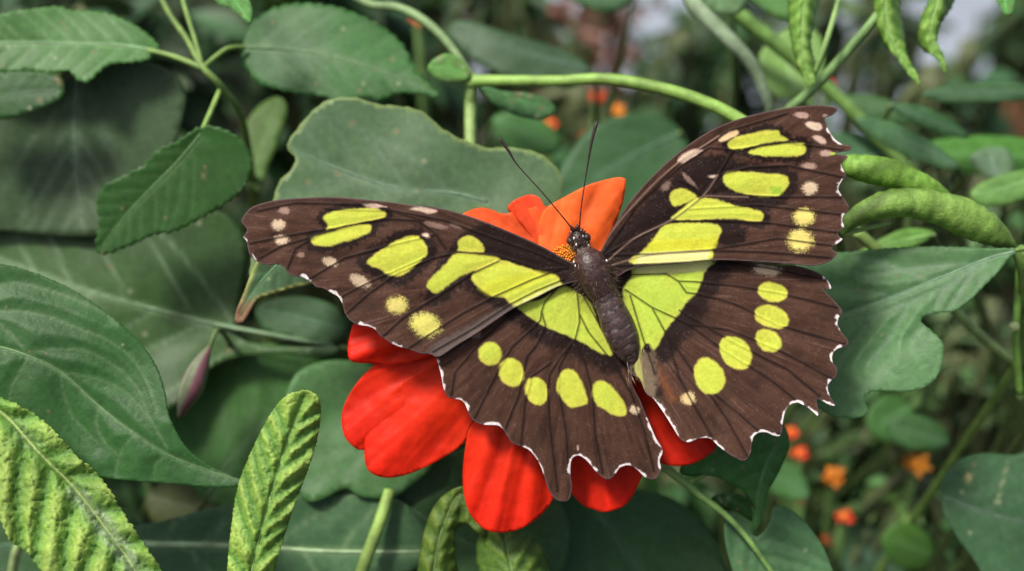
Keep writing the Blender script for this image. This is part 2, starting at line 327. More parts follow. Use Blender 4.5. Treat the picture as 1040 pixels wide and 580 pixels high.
wing('forewing', RFo, (606,265), lambda x,y,r: 13+.11*r+.0001*r*r, rf_sharp, rf_soft, rf_veins, rf_fr, 37, rf_extra, [(Z4([(388,270),(240,350),(180,450),(130,500),(60,490),(300,250),(380,220)]),16),(rf_sharp[2][0],16),(rf_sharp[0][0],9),(rf_sharp[1][0],9),(rf_sharp[4][0],12),(Z4([(385,415),(375,440),(440,440),(420,400)]),12)], light=[[(612,270),(643,243),(683,223),(714,199),(729,178)],[(610,250),(640,212),(680,172),(730,138)],[(600,276),(660,259),(721,255)],[(714,199),(760,200)]])
# right hind wing
RHo = [(604,282),(640,262),(724,258)]+Z5([(430,70),(500,72),(545,84),(572,98),(586,115),(590,130),(572,130),(585,145),(600,160),(618,184),(610,200),(606,215),(614,232),(632,256),(628,270),(606,276),(594,290),(594,308),(606,326),(602,345),(590,355),(582,368),(586,388),(600,415),(585,414),(570,405),(555,400),(558,420),(558,442),(545,430),(528,418),(508,409),(490,414),(478,430),(472,455),(470,480),(463,491),(445,488),(430,482),(410,484),(399,495),(395,515),(390,540),(375,552),(355,544),(335,532),(312,514),(292,496),(265,497),(240,506),(222,500),(213,488),(205,475),(180,435),(155,400),(135,385),(120,350),(95,330)])+[(622,330)]
RHo = smooth(RHo, 3, True)
rh_sharp = [(Z5([(80,140),(100,100),(120,60),(300,55),(283,80),(272,115),(260,140),(238,158),(215,190),(195,215),(168,258),(155,277),(140,262),(122,290),(132,385),(110,330),(95,230)]), YE*np.array([.84,.97,1])),
 (Z5(ell(447,137,37,23,10)), YE),(Z5(ell(445,198,43,26,20)), YE),(Z5(ell(438,257,35,25,30)), YE),(Z5(ell(355,285,35,46,-40)), YE),(Z5(ell(291,344,37,47,-20)), YE)]
rh_soft = [(600+433/2.418,240+82/2.418,15,6,5,CRM*.95,.95),(600+240/2.418,240+398/2.418,7.5,7,0,CRM*np.array([1,1,.7]),.9)]
rh_veins = [[(635,294),(662,312),(676.5,339),(703,376),(736,422),(759,463)],[(662,312),(699,329),(736,356),(782,385),(826,420)],[(640,279),(676.5,278),(689,285.5),(705,286),(745,290),(790,297),(850,312)],[(689,285.5),(697,297),(709.6,298.7),(745,308),(790,330),(858,349)],[(699,329),(740,335),(790,355),(846,385)],[(676.5,339),(690,385),(715,430),(722,442)],[(703,376),(720,395),(770,437),(792,440)],[(640,300),(652,340),(665,380)],[(724,266),(780,272),(838,284)],[(690,315),(740,345),(800,375),(832,402)]]
rh_fr = [Z5([(572,98),(586,115),(590,130)]),Z5([(608,195),(606,212),(613,224)]),Z5([(612,272),(594,286),(594,302)]),Z5([(588,355),(582,368),(586,388)]),Z5([(556,440),(528,416),(508,409),(488,415),(476,432),(472,456)]),Z5([(462,491),(445,489),(428,482),(408,485),(398,497),(393,525)]),Z5([(322,524),(292,496),(265,497),(240,506)]),Z5([(212,488),(204,474),(180,434),(154,398)]),Z5([(570,408),(600,416)])]
def rh_extra(v, col, n1, n2):
    p = Z5([(110,65),(300,60),(283,84),(190,92),(110,92)]); t = 1-sstep(-2, 2, sdist(v, p)+1.5*n1); col = mixc(col, PALE*1.05, .85*t)
    p = Z5([(100,290),(150,285),(165,330),(160,390),(180,430),(212,485),(195,470),(130,400)]); t = 1-sstep(-5, 5, sdist(v, p)+5*n1); col = mixc(col, np.array([.26,.19,.12]), .6*t)
    p = Z5([(165,315),(190,360),(212,400),(195,405),(172,360)]); t = 1-sstep(-5, 5, sdist(v, p)+5*n1); col = mixc(col, np.array([.20,.07,.025]), .7*t)
    p = Z5([(310,110),(360,90),(330,170),(240,280),(270,200)]); t = 1-sstep(-9, 9, sdist(v, p)+6*n1); return mixc(col, np.array([.12,.065,.045]), .0*t)
wing('hindwing', RHo, (612,285), lambda x,y,r: 6+.07*r+.0001*r*r, rh_sharp, rh_soft, rh_veins, rh_fr, 51, rh_extra, [(rh_sharp[0][0],33)])

# body: one lofted figure, head to tail
prof = [(583.5,231.5,12,.5),(584.5,234,13,3.2),(586,238,14,7),(587.5,243,14,8.8),(589.5,248.5,13.5,8.6),(591.5,252,14,7.6),(593.5,256,15,10),(596.5,262,16,14.5),(600,269,17,17),(604,278,17,18),(608,287,16,17),(612,295,15,15.5),(614.5,300,14,14.4),
 (617,306,14,14.4),(621.5,316,14.5,15.2),(626,327,14,16.6),(630.5,338,13,16.6),(634.5,348,12,15.2),(638,357,11,12.6),(640.8,363,10,9.6),(643,369,9.5,6.5),(644.6,373,9,3.4),(645.3,375.5,8.5,.6)]
p = np.array(prof); q = smooth(p, 8)
seg = 28; V = []; Cc = []; t = np.gradient(q[:, :3], axis=0); t /= np.linalg.norm(t, axis=1)[:, None]
s = np.r_[0, np.cumsum(np.linalg.norm(np.diff(q[:, :3], axis=0), axis=1))]
for i in range(len(q)):
    a = np.cross(t[i], [0, 0, 1]); a /= np.linalg.norm(a); b = np.cross(a, t[i])
    if b[2] < 0: b = -b
    abd = s[i] > 74; ring = 0
    if abd: ph = ((s[i]-74)/9.6) % 1; ring = -.38*math.exp(-((min(ph, 1-ph))/.13)**2)
    for k in range(seg):
        th = 2*math.pi*k/seg; nn = 1.0*fbm(np.array([k/2.2+3]), np.array([s[i]/5]), 3)[0]
        rr = q[i, 3]+(ring+.3*nn if q[i, 3] > 4 else 0)
        V.append(q[i, :3]+rr*(math.cos(th)*a+.85*math.sin(th)*b))
        base = np.array([.042, .020, .016]) if not abd else np.array([.055, .032, .029])
        g = fbm(np.array([k/1.3+9]), np.array([s[i]/2.3]), 8)[0]
        c = base*(1+.7*g)
        if abd and ring < -.15: c = c*.55+np.array([.24, .21, .21])*max(0, g+.12)
        if 22 < s[i] < 70 and (k in (4, 9, 10)) and g > 0: c = c+np.array([.12, .09, .055])*g
        Cc.append(np.clip(c, 0, 1))
V = np.array(V); F = []
n = len(q)
for i in range(n-1):
    for k in range(seg): F.append((i*seg+k, (i+1)*seg+k, (i+1)*seg+(k+1) % seg, i*seg+(k+1) % seg))
F.append(tuple(range(seg))); F.append(tuple(reversed(range((n-1)*seg, n*seg))))
body = mesh('body', W(V[:, 0], V[:, 1], V[:, 2]), F, M_body, bf, Cc)
import bmesh
bm = bmesh.new(); bm.from_mesh(body.data); bmesh.ops.recalc_face_normals(bm, faces=bm.faces); bm.to_mesh(body.data); bm.free()
# eyes
def ball(c, r, col, name, parent, mat, sq=(1, 1, 1), n=12):
    V = []; F = []
    for i in range(n+1):
        for k in range(2*n):
            a = math.pi*i/n; b = math.pi*k/n
            V.append((c[0]+r*sq[0]*math.sin(a)*math.cos(b), c[1]+r*sq[1]*math.sin(a)*math.sin(b), c[2]+r*sq[2]*math.cos(a)))
    for i in range(n):
        for k in range(2*n): F.append((i*2*n+k, (i+1)*2*n+k, (i+1)*2*n+(k+1) % (2*n), i*2*n+(k+1) % (2*n)))
    V = np.array(V); return mesh(name, W(V[:, 0], V[:, 1], V[:, 2]), F, mat, parent, np.array(col))
for sx, (ex, ey) in ((-1, (579.6, 244.5)), (1, (595.8, 241))): ball((ex, ey, 14), 4.3, (.05, .025, .02), 'eye', bf, M_body)
# palps and antennae
for a, b in (((584, 236), (579.5, 229)), ((587, 235), (586.5, 227.5))):
    V, F = ptube([(a[0], a[1], 15), ((a[0]+b[0])/2-.5, (a[1]+b[1])/2, 18), (b[0], b[1], 19)], [2.2, 2.2, .5], 8); mesh('palp', V, F, M_body, bf, np.array([.035, .012, .01]))
for path in ([(582, 236, 17), (578.4, 229, 21), (551.7, 196.7, 34), (525.9, 168, 40), (517, 154, 42), (509, 143, 43), (506.5, 139.8, 43)], [(588, 236, 17), (588.5, 230.3, 21), (590.6, 208.3, 32), (595.7, 174.7, 40), (600.5, 146.2, 45), (605, 128, 47), (606.6, 123, 47)]):
    V, F = ptube(path, [1.0, .75, .62, .75, 1.35, 1.75, .7], 10, 10); mesh('antenna', V, F, M_body, bf, np.array([.03, .018, .014]))
# legs reaching down to the florets
for (hx, hy), (kx, ky), (fx, fy) in (((590, 262), (582, 262), (578, 270)), ((604, 262), (612, 262), (614, 268)), ((592, 272), (572, 280), (566, 276)), ((612, 276), (626, 284), (618, 292))):
    V, F = ptube([(hx, hy, 8), (kx, ky, 2), (fx, fy, -10), (fx-2, fy+2, -16)], [1.6, 1.1, .8, .5], 6, 4); mesh('leg', V, F, M_body, bf, np.array([.05, .03, .02]))
# hair coat on head, thorax and hind wing roots
rs = np.random.RandomState(5)
def hairs(n, sampler, name, mat, w=.3):
    parts = []
    for i in range(n):
        p0, d, L, c = sampler()
        p1 = p0+d*L*.5; p2 = p0+d*L+np.array([0, 0, -L*.12])
        Wp = W(*np.array([p0, p1, p2]).T)
        V, F = tube_w(Wp, np.array([w, w*.8, w*.15])*U, 3); parts.append((V, F, c))
    V, F, cc = join(parts); return mesh(name, V, F, mat, bf, cc)
def samp_body():
    i = rs.randint(4, 104); th = rs.uniform(-.3, math.pi+.3)
    a = np.cross(t[i], [0, 0, 1]); a /= np.linalg.norm(a); b = np.cross(a, t[i]); b = b if b[2] > 0 else -b
    nrm = math.cos(th)*a+.85*math.sin(th)*b
    p0 = q[i, :3]+(q[i, 3]-.6)*nrm
    d = nrm*.5+t[i]*.85+rs.normal(0, .22, 3); d /= np.linalg.norm(d)
    c = np.array([.06, .038, .03])*rs.uniform(.4, 1.7)
    if rs.rand() < .08: c = np.array([.30, .24, .17])
    return p0, d, rs.uniform(2.5, 6.5), c
hairs(800, samp_body, 'fur', M_hair, .22)
def samp_head():
    i = rs.randint(10, 42); th = rs.uniform(-.4, math.pi+.4)
    a = np.cross(t[i], [0, 0, 1]); a /= np.linalg.norm(a); b = np.cross(a, t[i]); b = b if b[2] > 0 else -b
    nrm = math.cos(th)*a+.85*math.sin(th)*b
    d = nrm*.8-t[i]*.3+rs.normal(0, .35, 3); d /= np.linalg.norm(d)
    c = np.array([.03, .018, .014])*rs.uniform(.5, 1.8)
    if rs.rand() < .06: c = np.array([.45, .30, .15])
    return q[i, :3]+(q[i, 3]-.6)*nrm, d, rs.uniform(2.5, 5.5), c
hairs(420, samp_head, 'head_tuft', M_hair, .24)
def samp_root():
    side = rs.rand() < .5
    if side: p0 = np.array([rs.uniform(586, 600), rs.uniform(272, 300), 16.]); d = np.array([-.75, .5, .1])
    else: p0 = np.array([rs.uniform(606, 626), rs.uniform(262, 300), 18.]); d = np.array([.9, .15, .2])
    if rs.rand() < .35: p0 = np.array([rs.uniform(636, 662), rs.uniform(350, 385), 13.]); d = np.array([.25, 1, .1])
    d = d+rs.normal(0, .2, 3); d /= np.linalg.norm(d)
    c = np.array([.07, .045, .03])*rs.uniform(.5, 1.8)
    if p0[1] > 345: c = np.array([.36, .28, .17])*rs.uniform(.5, 1.1)
    return p0, d, rs.uniform(6, 14), c
hairs(260, samp_root, 'wing_root_hair', M_hair, .25)
# white dots on head and collar
for (x, y, r) in ((580.5, 236.2, 1.3), (590, 234.6, 1.3), (583, 242, 1.3), (592, 240, 1.2), (585.5, 248.5, 1.5), (597.5, 250, 1.7), (587.5, 254, 1.5), (583, 266, 1.4), (584.5, 270, 1.2), (616, 265, 1.5), (596, 246, 1.0)):
    i = int(np.argmin(np.hypot(q[:, 0]-x, q[:, 1]-y))); off = math.hypot(q[i, 0]-x, q[i, 1]-y); h = q[i, 2]+.85*math.sqrt(max(0, q[i, 3]**2-off**2))
    ball((x, y, h+.2), r, (.75, .68, .62), 'white_dot', bf, M_hair, (.8, 1.2, .6), 5)
# ------------------------------------------------------------------ flower under the butterfly
fl = thing('red_orange_flower', 'large red orange daisy like flower that the butterfly rests on, photo centre', 'flower', W(578, 285, -40))
def petal(outline, root, z0, z1, colA, colB, seed, ribs=5, cup=0, tilt=0, tipn=1.0):
    o = smooth(outline, 5, True); v, F = fill2d(o, 2.6); x, y = v[:, 0], v[:, 1]
    far = v[np.argmax(np.hypot(x-root[0], y-root[1]))]; ax = far-np.array(root); L = np.hypot(*ax); ax = ax/L
    u = ((x-root[0])*ax[0]+(y-root[1])*ax[1])/L; s_ = (-(x-root[0])*ax[1]+(y-root[1])*ax[0])
    wd = max(np.abs(s_).max(), 1); a = np.arctan2(s_, (u*L)+60)
    amax = np.abs(a).max()
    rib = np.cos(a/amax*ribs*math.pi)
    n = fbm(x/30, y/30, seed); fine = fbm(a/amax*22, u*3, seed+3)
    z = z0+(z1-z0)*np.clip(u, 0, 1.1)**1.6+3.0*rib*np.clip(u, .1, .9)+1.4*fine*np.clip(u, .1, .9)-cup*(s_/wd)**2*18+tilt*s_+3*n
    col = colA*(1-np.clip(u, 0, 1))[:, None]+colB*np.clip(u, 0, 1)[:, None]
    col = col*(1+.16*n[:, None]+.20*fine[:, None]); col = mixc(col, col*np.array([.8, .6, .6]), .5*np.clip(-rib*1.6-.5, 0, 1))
    o = mesh('petal', W(x, y, z), F, M_petal, fl, np.clip(col, 0, 1)); thick(o, .00012); return o
RED = np.array([.74, .022, .007]); RO = np.array([.80, .06, .010]); OR = np.array([.86, .145, .03])  # OR: glow of light through the upper petals, painted as orange
RT = (572, 280)
petal([(560,290),(548,262),(547,235),(552,214),(572.4,200.5),(598,187.6),(624,180.5),(634,181),(635.5,186),(632,208),(621.6,234),(612,258),(600,285),(580,300)], RT, -22, -10, OR*np.array([1,1.25,1]), OR, 61, 4, cup=.5)
petal([(565,290),(530,262),(500,245),(470,232),(466,222),(474,215),(487,211),(498.6,212.7),(511.7,217),(535,212),(554,209),(566,225),(575,260)], RT, -26, -24, OR, OR*np.array([1,.8,1]), 62, 3, cup=.4)
petal([(560,270),(535,235),(516,214),(519,206),(525,202),(538,197.5),(548,201),(553,210),(562,225),(575,260)], RT, -30, -26, OR*np.array([1,.8,1]), OR*np.array([1,.62,1]), 63, 2, cup=.2)
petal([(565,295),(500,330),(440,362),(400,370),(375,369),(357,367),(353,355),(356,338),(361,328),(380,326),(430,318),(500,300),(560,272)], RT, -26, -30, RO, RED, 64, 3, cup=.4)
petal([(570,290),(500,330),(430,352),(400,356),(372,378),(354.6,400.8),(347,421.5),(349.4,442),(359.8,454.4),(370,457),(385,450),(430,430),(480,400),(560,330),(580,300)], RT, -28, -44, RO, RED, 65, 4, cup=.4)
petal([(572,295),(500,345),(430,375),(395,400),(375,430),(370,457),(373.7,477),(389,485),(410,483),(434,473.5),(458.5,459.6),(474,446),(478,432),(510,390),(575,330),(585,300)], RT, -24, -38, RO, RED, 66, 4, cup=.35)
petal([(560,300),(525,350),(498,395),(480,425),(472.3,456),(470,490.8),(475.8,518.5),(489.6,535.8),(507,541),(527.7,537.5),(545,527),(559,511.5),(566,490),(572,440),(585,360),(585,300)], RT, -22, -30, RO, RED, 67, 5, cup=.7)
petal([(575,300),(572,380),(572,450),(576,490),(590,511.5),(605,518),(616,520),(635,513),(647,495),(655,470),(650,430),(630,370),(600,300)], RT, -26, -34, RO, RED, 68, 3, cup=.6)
petal([(585,295),(620,350),(640,395),(652,430),(664,462),(674,471.5),(695,473),(714,466),(728,452),(720,430),(700,400),(670,350),(610,285)], RT, -30, -22, RO*.85, RED*.8, 69, 3, cup=.3)  # darker reds: shadow on this petal painted into its colour
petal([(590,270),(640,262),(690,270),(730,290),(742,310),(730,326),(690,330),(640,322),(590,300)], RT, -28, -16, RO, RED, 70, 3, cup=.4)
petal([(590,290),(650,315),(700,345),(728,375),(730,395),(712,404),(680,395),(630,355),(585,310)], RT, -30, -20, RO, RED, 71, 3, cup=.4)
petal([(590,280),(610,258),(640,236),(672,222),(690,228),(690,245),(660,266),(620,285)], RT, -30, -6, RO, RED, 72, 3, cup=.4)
# disc: dome with florets
ds = ball((578, 280, -34), 26, (.5, .16, .02), 'disc', fl, M_disc, (1, 1, .8), 12)
parts = []
for i in range(330):
    r = 23*math.sqrt((i+.5)/330); a = i*2.39996
    x = 579+r*math.cos(a); y = 272+r*math.sin(a)*.95; h = -8-10*(r/23)**2
    L = rs.uniform(4, 8); d = np.array([math.cos(a)*.35*r/23, math.sin(a)*.35*r/23, 1])
    P = np.array([[x, y, h-6], [x+d[0]*L*.5, y+d[1]*L*.5, h], [x+d[0]*L, y+d[1]*L, h+L*.55]]); Wp = W(*P.T)
    V, F = tube_w(Wp, np.array([1.1, 1.0, 1.25])*U, 5); parts.append((V, F, np.array([.85, .36, .03])*rs.uniform(.6, 1.1)*np.array([1, rs.uniform(.7, 1.15), 1])))
V, F, cc = join(parts); m = mesh('disc_florets', V, F, M_disc, fl, cc); m['kind'] = 'stuff'
V, F = ptube([(576, 284, -44), (577, 286, -56), (578, 290, -72)], [27, 24, 8], 16); mesh('calyx', V, F, M_stem, fl, np.array([.10, .2, .04]))
V, F = ptube([(578, 288, -60), (582, 330, -120), (600, 420, -260), (610, 560, -520), (612, 900, -1200)], [8, 7.5, 7, 7, 8], 10); mesh('stem', V, F, M_stem, fl, np.array([.13, .24, .05]))
# ------------------------------------------------------------------ leaves
def auto_veins(mid, o, n, ang, side=1, bend=.35, off=.08):
    rv = np.random.RandomState(int(abs(mid[0][0]*7+mid[-1][1]*3)) % 9973)
    m = smooth(mid, 8); L = np.r_[0, np.cumsum(np.hypot(*np.diff(m, axis=0).T))]; out = []
    for i in range(n):
        for sg in (-1, 1):
            f = off+(i+(.0 if sg < 0 else .4)+rv.uniform(-.16, .16))/n*(.93-off); x = np.interp(f*L[-1], L, m[:, 0]); y = np.interp(f*L[-1], L, m[:, 1])
            g = .02*L[-1]; tx = np.interp(f*L[-1]+g, L, m[:, 0])-x; ty = np.interp(f*L[-1]+g, L, m[:, 1])-y; a0 = math.atan2(ty, tx)+R(rv.uniform(-6, 6))
            pts = [(x, y)]; a = a0+sg*R(ang); st = L[-1]*.035
            bb = bend*rv.uniform(.5, 1.5)
            for k in range(22):
                a -= sg*bb*R(ang)/12; x += st*math.cos(a); y += st*math.sin(a)
                pts.append((x, y))
                if not inside(np.array([[x, y]]), o)[0]: break
            if len(pts) > 1: out.append(np.array(pts))
    return out
def G(r, g, b): return np.array([r, g, b])
GREY_G = G(.075, .135, .060); MID_G = G(.05, .115, .035); DEEP = G(.028, .07, .022); BRIGHT = G(.12, .26, .04); YG = G(.26, .36, .06)
def blade(parent, outline, mid, z0, gx=0, gy=0, fold=0, curl=0, nv=7, ang=52, veins=None, sp=4, amp=1.5, wv=9, base=GREY_G, vein=None, vw=1.3, vs=.5, puck=None, edge=None, ew=3, noise=3., teeth=0, tl=9, mat=None, seed=0, name='blade', droop=0, midw=3.0, net=0, powder=0, own=None, nf=60., svein=None):
    base = np.clip(base*G(.94, 1.12, .78), 0, 1)
    o = smooth(outline, 6, True)
    if teeth:
        o = resample(o, 1.5); Ls = np.r_[0, np.cumsum(np.hypot(*np.diff(o, axis=0).T))]; tn = np.roll(o, -2, 0)-np.roll(o, 2, 0); tn /= np.hypot(*tn.T)[:, None]+1e-9; nr = np.c_[tn[:, 1], -tn[:, 0]]
        ar = .5*np.sum(o[:, 0]*np.roll(o[:, 1], -1)-np.roll(o[:, 0], -1)*o[:, 1]); ph = (Ls/tl) % 1
        o = o+nr*np.sign(ar)*(teeth*(ph-.5)*(1+.6*vnoise(Ls/20, Ls*0, seed)))[:, None]
    v, F = fill2d(o, sp); x, y = v[:, 0], v[:, 1]
    dm, tm = sdm(v, smooth(mid, 6)); vl = veins if veins is not None else auto_veins(mid, o, nv, ang)
    vl = [smooth(l, 4) if veins is not None else l for l in vl]
    dv = mind(v, vl) if len(vl) else np.full(len(v), 99.); dd = np.minimum(dv, np.abs(dm))
    n1 = fbm(x/nf, y/nf, seed+3); n2 = fbm(x/9, y/9, seed+4)
    cx, cy = np.mean(mid, axis=0)
    noise = noise*1.7; amp = amp if puck is not None or z0 > -90 else amp*.55; nlow = vnoise(x/85+seed, y/85, seed)
    z = z0+gx*(x-cx)+gy*(y-cy)+fold*np.abs(dm)-curl*dm*dm/100-droop*tm*tm+amp*(1-np.exp(-(dd/wv)**2))-amp*.5*np.exp(-(dm/2.5)**2)+noise*nlow*2+(.05 if puck is None else .3)*amp*n2
    if net == 0 and z0 > -260: net = 15; soft_net = True
    else: soft_net = False
    if vein is None: vein = base*1.7+.02
    vein = vein*G(.8, .9, .85)
    c = np.tile(base, (len(v), 1))
    if puck is not None: c = mixc(c, puck, np.clip((1-np.exp(-(dd/(wv*.75))**2))*(.95+.6*n2), 0, 1)*(sstep(0, 28, np.abs(dm)) if powder else 1))
    c = c*(1+.30*n1[:, None]+(.10 if puck is None else .2)*n2[:, None])
    c = mixc(c, vein if svein is None else svein, vs*np.exp(-(dv/vw)**2)); c = mixc(c, vein*1.15, min(1, vs*1.5)*np.exp(-(dm/(vw*1.7))**2)*np.clip(1.3-tm*.7, 0, 1))
    if net:
        nn = np.abs(fbm(x/net, y/net, seed+8, 2)); c = mixc(c, base*(1.35 if soft_net else .7), (.3 if soft_net else .45)*np.exp(-(nn/.05)**2)); z = z-(.12 if puck is None else .3)*amp*np.exp(-(nn/.05)**2)
    if powder:
        rr = np.random.RandomState(seed).rand(len(v)); c = mixc(c, G(.5, .52, .42), powder*rr*np.exp(-((np.abs(dm)-4)/6)**2)*np.clip(n1*2.5+.5+.8*n2, 0, 1)*sstep(.12, .4, tm))
    if edge is not None: c = mixc(c, edge, .9*(1-sstep(.4*ew, ew, segd(v, resample(o, 5), True))))
    if puck is None and sp <= 5:
        rb = np.random.RandomState(seed+900)
        for q in range(9):
            b0 = v[rb.randint(len(v))]; rd = rb.uniform(.8, 2.6); t = 1-sstep(.5, 1.2, np.hypot(x-b0[0], (y-b0[1])*rb.uniform(.7, 1.4))/rd+.5*n2); c = mixc(c, G(.22, .17, .08) if q % 3 else G(.3, .34, .2), .7*t)
    if own: c, z = own(x, y, c, z, dm, tm)
    ob = mesh(name, W(x, y, z), F, mat or M_leaf, parent, np.clip(c, 0, 1)); 
    thick(ob, .00018 if z0 > -500 else .0003); 
    # midrib: a raised cord under the blade
    m = smooth(mid, 6); m = m[inside(m, o)]
    if len(m) > 4 and midw:
        from_z = np.array([z[np.argmin(np.hypot(x-a, y-b))] for a, b in m]); from_z = np.convolve(np.pad(from_z, 2, 'edge'), np.ones(5)/5, 'valid')
        rr = np.linspace(midw, midw*.25, len(m)); k = (DPX-from_z)/DPX
        V2, F2 = tube_w(W(m[:, 0], m[:, 1], from_z-rr*.35), rr*U*k, 7); mesh('midrib', V2, F2, M_stem, ob, vein)
    return ob
def lthing(name, label, cat, x, y, z, group=None): return thing(name, label, cat, W(x, y, z), group)
def stalk(parent, pts, r, col=G(.16, .26, .06), name='petiole', seg=8): V, F = ptube(pts, r, seg); return mesh(name, V, F, M_stem, parent, col)
def ground_stem(parent, pts, r, col=G(.11, .17, .05)):
    """carry a stalk down to the soil along a gentle curve"""
    x, y, z = pts[-1]; p = np.asarray(pts, float); rr = np.broadcast_to(r, (len(p),)); q = smooth(np.c_[p, rr], 6); Wd = W(q[:, 0], q[:, 1], q[:, 2]); rad = q[:, 3]*U*(DPX-q[:, 2])/DPX
    e = Wd[-1]; h = e[2]; k = np.linspace(0, 1, 12)[1:]
    add = np.array([e+np.array([.03*math.sin(3*f+x), .05*f+.02*math.sin(5*f), -h*f]) for f in k])
    V, F = tube_w(np.vstack([Wd, add]), np.r_[rad, np.linspace(rad[-1], rad[-1]*1.6, len(add))], 8)
    return mesh('stem', V, F, M_stem, parent, col)

# A: crinkled leaf bottom left
t1 = lthing('crinkled_leaf', 'broad puckered yellow green leaf with pale powdery midrib, bottom left corner', 'leaf', 160, 600, 30)
blade(t1, [(-40,385),(0,403),(22,413),(45,428),(62,445),(80,465),(98,480),(112,498),(122,515),(138,540),(152,560),(166,585),(175,640),(110,640),(60,600),(40,578),(28,562),(10,548),(-5,520),(-30,500),(-60,440)], [(-40,395),(4,421),(40,460),(75,495),(110,540),(140,585),(160,640)], 36, gx=-.12, gy=.12, fold=.04, nv=7, ang=58, sp=2.0, amp=9, wv=9, base=G(.15,.28,.06), puck=G(.33,.47,.09), net=9, vein=G(.34,.42,.14), svein=G(.07,.15,.035), vw=1.3, vs=.6, mat=M_crink, seed=100, teeth=2.2, tl=7, midw=2.4, powder=.8, noise=3)
stalk(t1, [(158,630,20),(166,680,0),(170,760,-80)], [3,3.5,4]); ground_stem(t1, [(170,760,-80),(172,800,-120)], 4)
# B: narrow upright crinkled leaf
t2 = lthing('crinkled_leaf', 'narrow upright puckered yellow green leaf with rolled edges, standing at the bottom edge', 'leaf', 250, 620, 30)
blade(t2, [(230,600),(232,560),(236,525),(240,500),(246,480),(258,452),(268,432),(282,410),(294,400),(308,397),(320,400),(326,412),(324,438),(318,462),(310,485),(300,510),(292,535),(284,560),(274,600),(266,630),(236,630)], [(252,630),(256,580),(268,530),(282,480),(296,438),(308,404)], 44, curl=1.5, nv=8, ang=42, sp=1.8, amp=7, wv=7, base=G(.15,.28,.06), puck=G(.33,.47,.09), net=9, vein=G(.30,.42,.12), svein=G(.07,.15,.035), vw=1.2, vs=.6, mat=M_crink, seed=104, teeth=1.2, tl=5, midw=2.0, noise=2)
ground_stem(t2, [(252,620,36),(250,680,10),(255,760,-90)], [2.6,3,4])
# C: big left leaf
t3 = lthing('broad_leaf', 'large dark green pointed leaf with curved veins filling the left edge, sharp in focus', 'leaf', -100, 340, -10)
cv = [[(30,362),(0,330),(-40,320)],[(-60,330),(0,316),(42,320),(76,332),(110,346),(135,365),(150,390),(160,420)],[(62,378),(100,385),(130,400),(155,430),(170,455)],[(22,360),(76,354),(114,370),(140,395),(150,420),(168,452)],[(62,378),(65,400),(75,425),(100,450)],[(100,412),(98,430),(108,452),(120,462),(118,478)],[(138,441),(125,455),(120,470)],[(170,462),(160,470),(156,480)],[(30,362),(10,400),(20,450)],[(-10,350),(-60,400),(-40,450)],[(-40,345),(0,290),(60,298),(110,320)]]
blade(t3, [(-60,262),(0,268),(32,276),(70,292),(110,318),(140,345),(158,370),(167,395),(173,425),(190,455),(215,474),(242,486),(250,489),(244,493),(220,495),(180,492),(120,487),(60,480),(0,470),(-80,440),(-120,380),(-110,300)], [(-110,338),(-50,345),(0,352.6),(30,362),(62,378),(100,412),(138,441),(180,466),(246,489)], -12, gx=-.05, gy=.18, fold=-.06, veins=cv, sp=2.6, amp=3.5, wv=12, base=G(.036,.095,.034), vein=G(.13,.21,.09), vw=1.3, vs=.75, teeth=1.2, tl=6, seed=110, net=7, midw=1.6, noise=4)
ground_stem(t3, [(-100,338,-12),(-150,380,-60),(-170,480,-140)], [3,3.5,4])
# D: grey green leaf behind
t4 = lthing('broad_leaf', 'blurred grey green heart shaped leaf between the sharp left leaf and the butterfly wing', 'leaf', 350, 352, -150)
blade(t4, [(-30,225),(40,222),(95,222),(130,226),(170,222),(200,214),(226,216),(243,232),(250,255),(246,290),(240,320),(246,345),(300,352),(345,352),(330,362),(270,360),(230,366),(200,385),(180,410),(160,420),(120,415),(60,400),(-40,380),(-60,290)], [(352,354),(300,345),(232,332),(180,320),(120,304),(60,285),(-30,252)], -215, gx=.06, gy=.15, nv=6, ang=50, sp=5, amp=5, wv=20, base=GREY_G*.72, vein=G(.19,.27,.15), vw=2.0, vs=.8, seed=120, midw=2.6, noise=7)
stalk(t4, [(345,353,-215),(375,360,-215),(420,400,-225)], [2.6,2.6,3]); ground_stem(t4, [(420,400,-225),(425,460,-300)], 3)
# branch upper left: G, E, I with stems
t5 = lthing('leafy_branch', 'thin green branch at the upper left bearing three serrated leaves from one joint', 'branch', 205, 68, -150)
stalk(t5, [(150,-60,-230),(165,0,-200),(190,40,-170),(206,68,-150),(228,92,-165),(248,130,-230),(262,240,-420)], [3,3,3,3.5,3.5,4,5], name='stem'); stalk(t5, [(262,240,-420),(280,420,-900),(285,800,-1700)], [5,5,6], name='stem')
g = blade(t5, [(-30,22),(0,14),(30,9),(58,6),(72,10),(84,10),(110,13),(135,24),(152,36),(162,49),(150,60),(125,64),(110,66),(98,76),(90,83),(78,81),(70,72),(50,74),(30,71),(0,73),(-40,66)], [(160,52),(120,46),(60,44),(0,43),(-40,44)], -165, gy=.25, gx=-.05, fold=.10, nv=8, ang=48, sp=3.2, amp=3, wv=9, base=G(.065,.15,.05), vein=G(.22,.34,.16), vw=1.4, vs=.5, teeth=2.4, tl=9, seed=130, name='leaf', midw=2.2, noise=5)
stalk(t5, [(150,51,-165),(175,57,-160),(206,69,-150)], [2.5,3,3.2])
